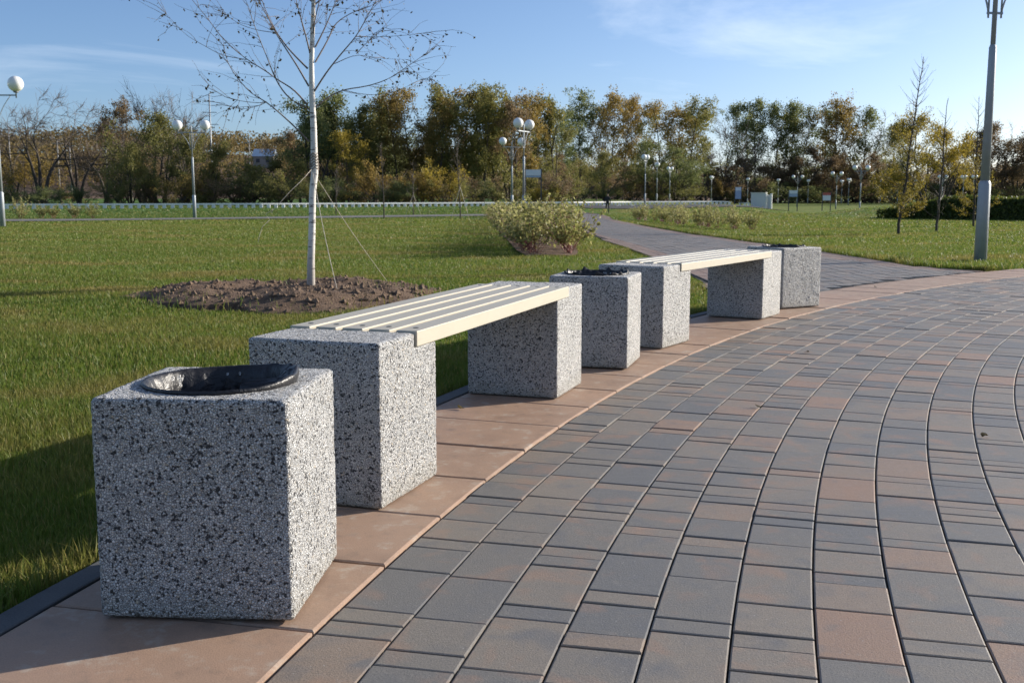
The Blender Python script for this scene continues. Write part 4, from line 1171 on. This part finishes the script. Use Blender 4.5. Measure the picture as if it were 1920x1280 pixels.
def sapling(u, vb, vt, depth, label, seed, stake=False):
    g = np.random.default_rng(seed); b, t_ = at(u, vb, depth), at(u, vt, depth); z0 = float(gz(b.x, depth)); H = t_.z-z0
    root = empty('sapling', (b.x, depth, z0)); tag(root, label, 'sapling', 'staked saplings along the far walk')
    P, rr = grow((0, 0, 0), (0, 0, 1), H, 0.035, g, 10, 0.02); lines = []
    V, Q = tubes_np([(P, rr)], 7); obj('trunk', np_mesh('trunk', V, Q, smooth=True), MT['bark'], root)
    for q in range(16):
        t = g.uniform(.3, .95); p0, d = at_poly(P, t); an = g.random()*6.28
        b_, r_ = grow(p0, (math.cos(an)*.5, math.sin(an)*.5, 0.85), H*0.28*(1.1-t), 0.014, g, 6, 0.1, 0.02); lines.append((b_, np.maximum(r_, .004)))
        for m_ in range(4):
            pp, d2 = at_poly(b_, g.uniform(.2, 1)); s_, r2 = grow(pp, d2/np.linalg.norm(d2)+g.normal(0, .5, 3), H*0.07, 0.006, g, 4, 0.12); lines.append((s_, np.maximum(r2, .003)))
    V, Q = tubes_np(lines, 4); obj('branches', np_mesh('branches', V, Q), MT['twig'], root)
    if stake:
        for sx in (-0.45, 0.45):
            MB().tube([(sx, 0, 0), (0, 0, H*0.38)], 0.012, 5).build('stay', MT['rope'], root)
sapling(720, 405, 268, 54, 'thin leafless sapling on the lawn edge before dark trees', 1)
sapling(863, 404, 252, 55, 'thin leafless sapling held by two slanting stays', 2, True)
sapling(630, 396, 300, 66, 'small leafless sapling beyond the far walk by the birch', 3)
sapling(775, 399, 300, 64, 'small leafless sapling beyond the far walk, mid lawn', 4, True)

# ------------------------------------------------------------------ variegated dogwood shrubs
def shrub_proto(seed):
    g = np.random.default_rng(seed); lines = []; C = []
    for q in range(15):
        an = g.random()*6.28; el = R(g.uniform(42, 88)); L = g.uniform(0.42, 1.0)
        P, rr = grow((g.normal(0, .05), g.normal(0, .05), 0), (math.cos(an)*math.cos(el), math.sin(an)*math.cos(el), math.sin(el)), L, 0.006, g, 7, 0.10, 0.02); lines.append((P, np.maximum(rr, .002)))
        for m_ in range(5):
            pp, d = at_poly(P, g.uniform(.25, .95)); s_, r2 = grow(pp, d/np.linalg.norm(d)+g.normal(0, .6, 3), g.uniform(.1, .25), .003, g, 4, .12); lines.append((s_, np.maximum(r2, .0016)))
            for z in range(6): C.append(at_poly(s_, g.uniform(.15, 1))[0]+g.normal(0, .018, 3))
        for z in range(15): C.append(at_poly(P, g.uniform(.4, 1))[0]+g.normal(0, .02, 3))
    C = np.array(C); top = C[:, 2].max(); k = 0.84/top
    t = empty('dogwood_shrub')
    V, Q = tubes_np(lines, 4); obj('stems', np_mesh('stems', V*k, Q), MT['redtwig'], t)
    V, Q, T = leaf_cards(C*k, 0.058, g, 0.55); obj('foliage', np_mesh('foliage', V, Q, attrs={'tint': T}), LM['dogwood'], t)
    return [t, False]
SHR = [shrub_proto(s) for s in (21, 22, 23, 24)]
def shrub(x, y, s, label, group):
    pr = SHR[RNG.integers(4)]; o = pr[0] if not pr[1] else copy_tree(pr[0]); pr[1] = True
    o.location = (x, y, float(gz(x, y))+0.02); o.rotation_euler = (0, 0, RNG.random()*6.28); s *= RNG.uniform(0.9, 1.1); o.scale = (s, s, s)
    tag(o, label, 'shrub', group)
y = 17.6
while y < 60:
    shrub(float(bed_l(y))+0.20+RNG.normal(0, .04), y+RNG.normal(0, .08), 1.08 if y < 22 else 0.92, 'cream variegated dogwood shrub in the bed row facing the birch lawn', 'dogwoods of the lawn side row')
    shrub(float(bed_r(y))-0.16+RNG.normal(0, .04), y+RNG.normal(0, .08), 1.08 if y < 22 else 0.92, 'cream variegated dogwood shrub in the bed row beside the path', 'dogwoods of the path side row')
    y += 0.62+0.035*(y-17)
y = 35.0
while y < 58:
    shrub(7.3-0.03*(y-36)+RNG.normal(0, .25), y, 1.0, 'pale variegated dogwood shrub across the path on the larch lawn', 'dogwoods across the path'); y += 0.9+0.02*(y-36)
for u in (38, 78, 100, 140, 174):
    p_ = ground(u, 409); shrub(p_.x, p_.y, 1.05 if u != 38 else 1.25, 'lone variegated dogwood shrub along the far walk by the tall lamp', 'dogwoods along the far walk')

# ------------------------------------------------------------------ clipped hedge
hg = empty('hedge', (27, 58, float(gz(27, 58)))); tag(hg, 'long clipped dark green hedge on the larch lawn', 'hedge')
g = np.random.default_rng(77)
ha, hb = np.array([22.8, 66.0]), np.array([40.0, 40.0]); hd = hb-ha; hl = np.hypot(*hd); hn = np.array([-hd[1], hd[0]])/hl
n = 15000; s = g.random(n)*hl; side = g.random(n); hgt = 1.22*(0.35+0.65*sst(0, 5, s))
wv = np.where(side < 0.45, -0.75, np.where(side < 0.6, 0.75, g.uniform(-0.75, 0.75, n))); zz = np.where(side < 0.6, g.random(n)*hgt, hgt)
zz += 0.06*np.sin(s*1.3)+g.normal(0, .05, n)
xy = ha[None]+hd[None]/hl*s[:, None]+hn[None]*(wv+g.normal(0, .07, n))[:, None]
C = np.c_[xy, gz(xy[:, 0], xy[:, 1])+np.maximum(zz, 0.03)]-np.array(hg.location)
V, Q, T = leaf_cards(C, 0.17, g); obj('foliage', np_mesh('foliage', V, Q, attrs={'tint': T}), LM['hedge'], hg)
V = []
for q in np.linspace(0.02, 1, 40):
    h_ = 1.13*(0.35+0.65*float(sst(0, 5, q*hl)))
    for w_, z in ((-0.68, 0), (-0.68, h_), (0.68, h_), (0.68, 0)):
        c = ha+hd*q+hn*w_; V.append((c[0]-27, c[1]-58, float(gz(*c))+z-hg.location.z))
Q = [(i*4+j, i*4+j+1, i*4+5+j, i*4+4+j) for i in range(39) for j in range(3)]+[(0, 1, 2, 3)]
me = np_mesh('twig_core', V, Q, attrs={'tint': np.zeros(len(V))}); obj('twig_core', me, LM['hedge'], hg)

# ------------------------------------------------------------------ signs, kiosk, far bench, person
def sign(u0, u1, vt, vb, vg, depth, label, panels, legs=True):
    a_, b_ = at(u0, vt, depth), at(u1, vb, depth); cx_ = (a_.x+b_.x)/2; z0 = float(gz(cx_, depth))
    t = empty('info_sign', (cx_, depth, z0)); tag(t, label, 'sign')
    wd, zt, zb = b_.x-a_.x, a_.z-z0, b_.z-z0
    for s in (-1, 1): MB().box((s*(wd/2+0.03), 0, (zt+0.05)/2), (0.08, 0.08, zt+0.05)).build('post', MT['post'], t)
    z = zt
    for fr, m in panels:
        hh_ = (zt-zb)*fr; MB().box((0, -0.02, z-hh_/2), (wd, 0.05, hh_-0.01)).build('panel', MT[m], t); z -= hh_
    return t
sign(986, 1014, 318, 333, 390, 74, 'tall sign with pale panel between dark posts behind the dogwoods', [(0.75, 'signwhite'), (0.25, 'signblue')])
sign(1379, 1389, 351, 373, 390, 118, 'narrow upright board with white top and blue base', [(0.3, 'signwhite'), (0.7, 'signblue')])
sign(1480, 1495, 357, 369, 393, 126, 'pale blue board on two dark posts beyond the lawn', [(0.5, 'signwhite'), (0.5, 'signblue')])
sign(1543, 1557, 361, 376, 393, 128, 'board with red top strip over pale blue panels', [(0.35, 'signred'), (0.65, 'signwhite')])
kp = at(1427, 385, 132); kz = float(gz(kp.x, 132))
t = empty('kiosk', (kp.x, 132, kz), R(-18)); tag(t, 'small grey service cabin with white door posts beyond the lawn', 'kiosk')
MB().box((-0.3, 0, 1.02), (1.7, 1.8, 2.05)).build('wall', MT['cabin'], t)
MB().box((-0.3, 0, 2.08), (1.85, 1.95, 0.07)).build('roof', MT['white'], t)
for x in (0.62, 1.22): MB().box((x, -0.5, 1.0), (0.22, 0.4, 2.0)).build('door_post', MT['white'], t)
MB().box((0.92, -0.42, 0.95), (0.36, 0.06, 1.8)).build('door', MT['cabin'], t)
bpz = at(1395, 388, 122); t = empty('far_bench', (bpz.x, 122, float(gz(bpz.x, 122)))); tag(t, 'small pale concrete bench beside the narrow board', 'bench')
for x in (-0.45, 0.05, 0.45): MB().box((x, 0, 0.2), (0.2, 0.4, 0.42)).build('block', MT['white'], t)
MB().box((0, 0, 0.46), (1.15, 0.42, 0.07)).build('seat', MT['white'], t)

def person():
    p_ = at(1139, 397, 96.5); z0 = float(gz(p_.x, 96.5))+0.06
    vs = [(0, 0, 0.98), (0, 0, 1.15), (0, 0, 1.38), (0, 0, 1.50), (0, -0.02, 1.60), (0, -0.01, 1.74),
          (0.10, 0, 0.93), (0.11, -0.06, 0.50), (0.10, 0.02, 0.09), (0.10, -0.14, 0.04), (-0.10, 0, 0.93), (-0.10, 0.10, 0.50), (-0.10, 0.22, 0.11), (-0.10, 0.08, 0.05),
          (0.19, 0, 1.42), (0.25, 0.06, 1.14), (0.24, -0.05, 0.90), (0.24, -0.08, 0.80), (-0.19, 0, 1.42), (-0.25, -0.06, 1.14), (-0.24, -0.16, 0.92), (-0.24, -0.19, 0.82)]
    es = [(0, 1), (1, 2), (2, 3), (3, 4), (4, 5), (0, 6), (6, 7), (7, 8), (8, 9), (0, 10), (10, 11), (11, 12), (12, 13), (2, 14), (14, 15), (15, 16), (16, 17), (2, 18), (18, 19), (19, 20), (20, 21)]
    rs = [0.15, 0.14, 0.17, 0.075, 0.085, 0.085, 0.095, 0.075, 0.05, 0.04, 0.095, 0.075, 0.05, 0.04, 0.075, 0.055, 0.042, 0.04, 0.075, 0.055, 0.042, 0.04]
    me = bpy.data.meshes.new('person'); me.from_pydata(vs, es, []); o = link(bpy.data.objects.new('person', me)); o.location = (p_.x, 96.5, z0)
    me.materials.append(MT['cloth'])
    o.modifiers.new('skin', 'SKIN'); sk = me.skin_vertices[0].data
    for i, r in enumerate(rs): sk[i].radius = (r, r*0.8)
    sk[0].use_root = True
    s = o.modifiers.new('sub', 'SUBSURF'); s.levels = s.render_levels = 2
    tag(o, 'person in dark clothes walking at the far end of the path', 'person')
person()

# ------------------------------------------------------------------ fallen leaves on the paving
g = np.random.default_rng(5)
for u, v in ((1514, 665), (1847, 824), (1426, 769), (1642, 541), (866, 770)):
    p_ = ground(u, v); V = []
    for k in range(8):
        an = k*math.pi/4; r_ = 0.018*(1+0.5*math.cos(an)); V.append((r_*math.cos(an), r_*0.7*math.sin(an), 0.006+0.008*math.cos(2*an)*g.random()))
    V.append((0, 0, 0.003)); o = obj('fallen_leaf', np_mesh('fallen_leaf', V, None, [(k, (k+1) % 8, 8) for k in range(8)], attrs={'tint': [0.7]*9}), LM['birchleaf'])
    o.location = (p_.x, p_.y, 0.007); o.rotation_euler = (g.normal(0, .15), g.normal(0, .15), g.random()*6)
    tag(o, 'small curled dry leaf lying on the paving', 'leaf', 'fallen leaves on the paving')

# ------------------------------------------------------------------ grass
def free(x, y):
    rad = np.hypot(x-CX, y-CY)
    ok = rad > R_KERB+0.015
    l_, r_ = path_edges(np.clip(y, 10, 90)); ok &= ~((y > 9.5) & (y < 94) & (x > l_-0.02) & (x < r_+0.02))
    sx, sy, ax, ay = SOIL; ok &= (((x-sx)/ax)**2+((y-sy)/ay)**2) > 0.93
    ok &= ~((y > 16.9) & (y < 60) & (x > bed_l(y)) & (x < bed_r(y)))
    ok &= ~((y > 40) & (x < 4.5) & (y > np.interp(x, [-45, -20, -10, -2, 4], [38, 45.5, 54, 60, 64])) & (y < np.interp(x, [-45, -20, -10, -2, 4], [43.5, 51.5, 59.5, 65, 69])))
    return ok
def grass():
    g = np.random.default_rng(99)
    Vs, Ts, Tr = [], [], []; base = 0
    def add(x, y, hgt, wid, seg):
        nonlocal base
        n = len(x); z = gz(x, y)
        an = g.random(n)*6.283; lean = np.abs(g.normal(0, 0.45, n))*hgt; la = g.random(n)*6.283
        wx, wy = np.cos(an)*wid/2, np.sin(an)*wid/2; lx_, ly_ = np.cos(la)*lean, np.sin(la)*lean
        t = g.random(n)
        if seg == 2:
            V = np.stack([np.c_[x-wx, y-wy, z], np.c_[x+wx, y+wy, z], np.c_[x-wx*.8+lx_*.35, y-wy*.8+ly_*.35, z+hgt*.6], np.c_[x+wx*.8+lx_*.35, y+wy*.8+ly_*.35, z+hgt*.6], np.c_[x+lx_, y+ly_, z+hgt]], 1).reshape(-1, 3)
            i = base+np.arange(n)*5; Ts.append(np.concatenate([np.c_[i, i+1, i+3], np.c_[i, i+3, i+2], np.c_[i+2, i+3, i+4]])); k = 5
        else:
            V = np.stack([np.c_[x-wx, y-wy, z], np.c_[x+wx, y+wy, z], np.c_[x+lx_, y+ly_, z+hgt]], 1).reshape(-1, 3)
            i = base+np.arange(n)*3; Ts.append(np.c_[i, i+1, i+2]); k = 3
        Vs.append(V); Tr.append(np.repeat(t, k)); base += n*k
    half = R(33)
    def ring(r0, r1, dens, hgt, wid, seg):
        n = int(dens*(r1*r1-r0*r0)*half)
        r = np.sqrt(g.uniform(r0*r0, r1*r1, n)); th = g.uniform(-half, half, n); x, y = r*np.sin(th), r*np.cos(th)
        m = free(x, y); x, y = x[m], y[m]
        pat = 0.75+0.5*np.clip(0.5+0.35*np.sin(x*1.7+1.3*np.sin(y*0.9))+0.35*np.sin(y*2.3+x*0.6), 0, 1)
        add(x, y, hgt*pat*g.uniform(0.55, 1.25, len(x)), wid*g.uniform(0.7, 1.3, len(x)), seg)
    ring(1.8, 4.0, 18000, 0.043, 0.0029, 2)
    ring(4.0, 6.0, 12000, 0.046, 0.0038, 2)
    ring(6.0, 9.0, 6000, 0.044, 0.0052, 2)
    ring(9.0, 14.0, 2900, 0.040, 0.0076, 2)
    ring(14.0, 24.0, 1100, 0.036, 0.013, 1)
    ring(24.0, 42.0, 280, 0.036, 0.028, 1)
    ring(42.0, 72.0, 60, 0.045, 0.06, 1)
    ring(72.0, 115.0, 17, 0.05, 0.12, 1)
    # longer unmown blades along kerb and path edge
    n = 9000; ph = g.uniform(R(128), R(182), n); rr_ = R_KERB+0.015+np.abs(g.normal(0, .06, n)); x, y = CX+rr_*np.cos(ph), CY+rr_*np.sin(ph); m = free(x, y)
    add(x[m], y[m], g.uniform(0.04, 0.095, m.sum()), np.full(m.sum(), 0.0034), 2)
    n = 26000; y = g.uniform(12.5, 40, n); l_, r_ = path_edges(y); x = r_+0.02+np.abs(g.normal(0, .22, n)); m = free(x, y)
    add(x[m], y[m], g.uniform(0.05, 0.12, m.sum()), np.full(m.sum(), 0.010), 2)
    n = 9000; x = g.uniform(5.5, 9, n); y = 13.2-0.03*(x-6)+np.abs(g.normal(0, .3, n)); m = free(x, y)
    add(x[m], y[m], g.uniform(0.06, 0.13, m.sum()), np.full(m.sum(), 0.010), 2)
    # weeds on the dug soil
    n = 900; th = g.random(n)*6.28; r = g.uniform(0.55, 1.05, n); cl = g.integers(0, 24, n); x = SOIL[0]+np.cos(cl*0.9+0.3*th)*SOIL[2]*r; y = SOIL[1]+np.sin(cl*0.9+0.3*th)*SOIL[3]*r
    add(x, y, g.uniform(0.06, 0.14, n), np.full(n, 0.008), 2)
    me = np_mesh('grass', np.concatenate(Vs), None, np.concatenate(Ts), attrs={'tint': np.concatenate(Tr)})
    o = obj('grass', me, MT['grass']); tag(o, 'short green lawn grass with dry yellow patches', 'grass', kind='stuff')
grass()
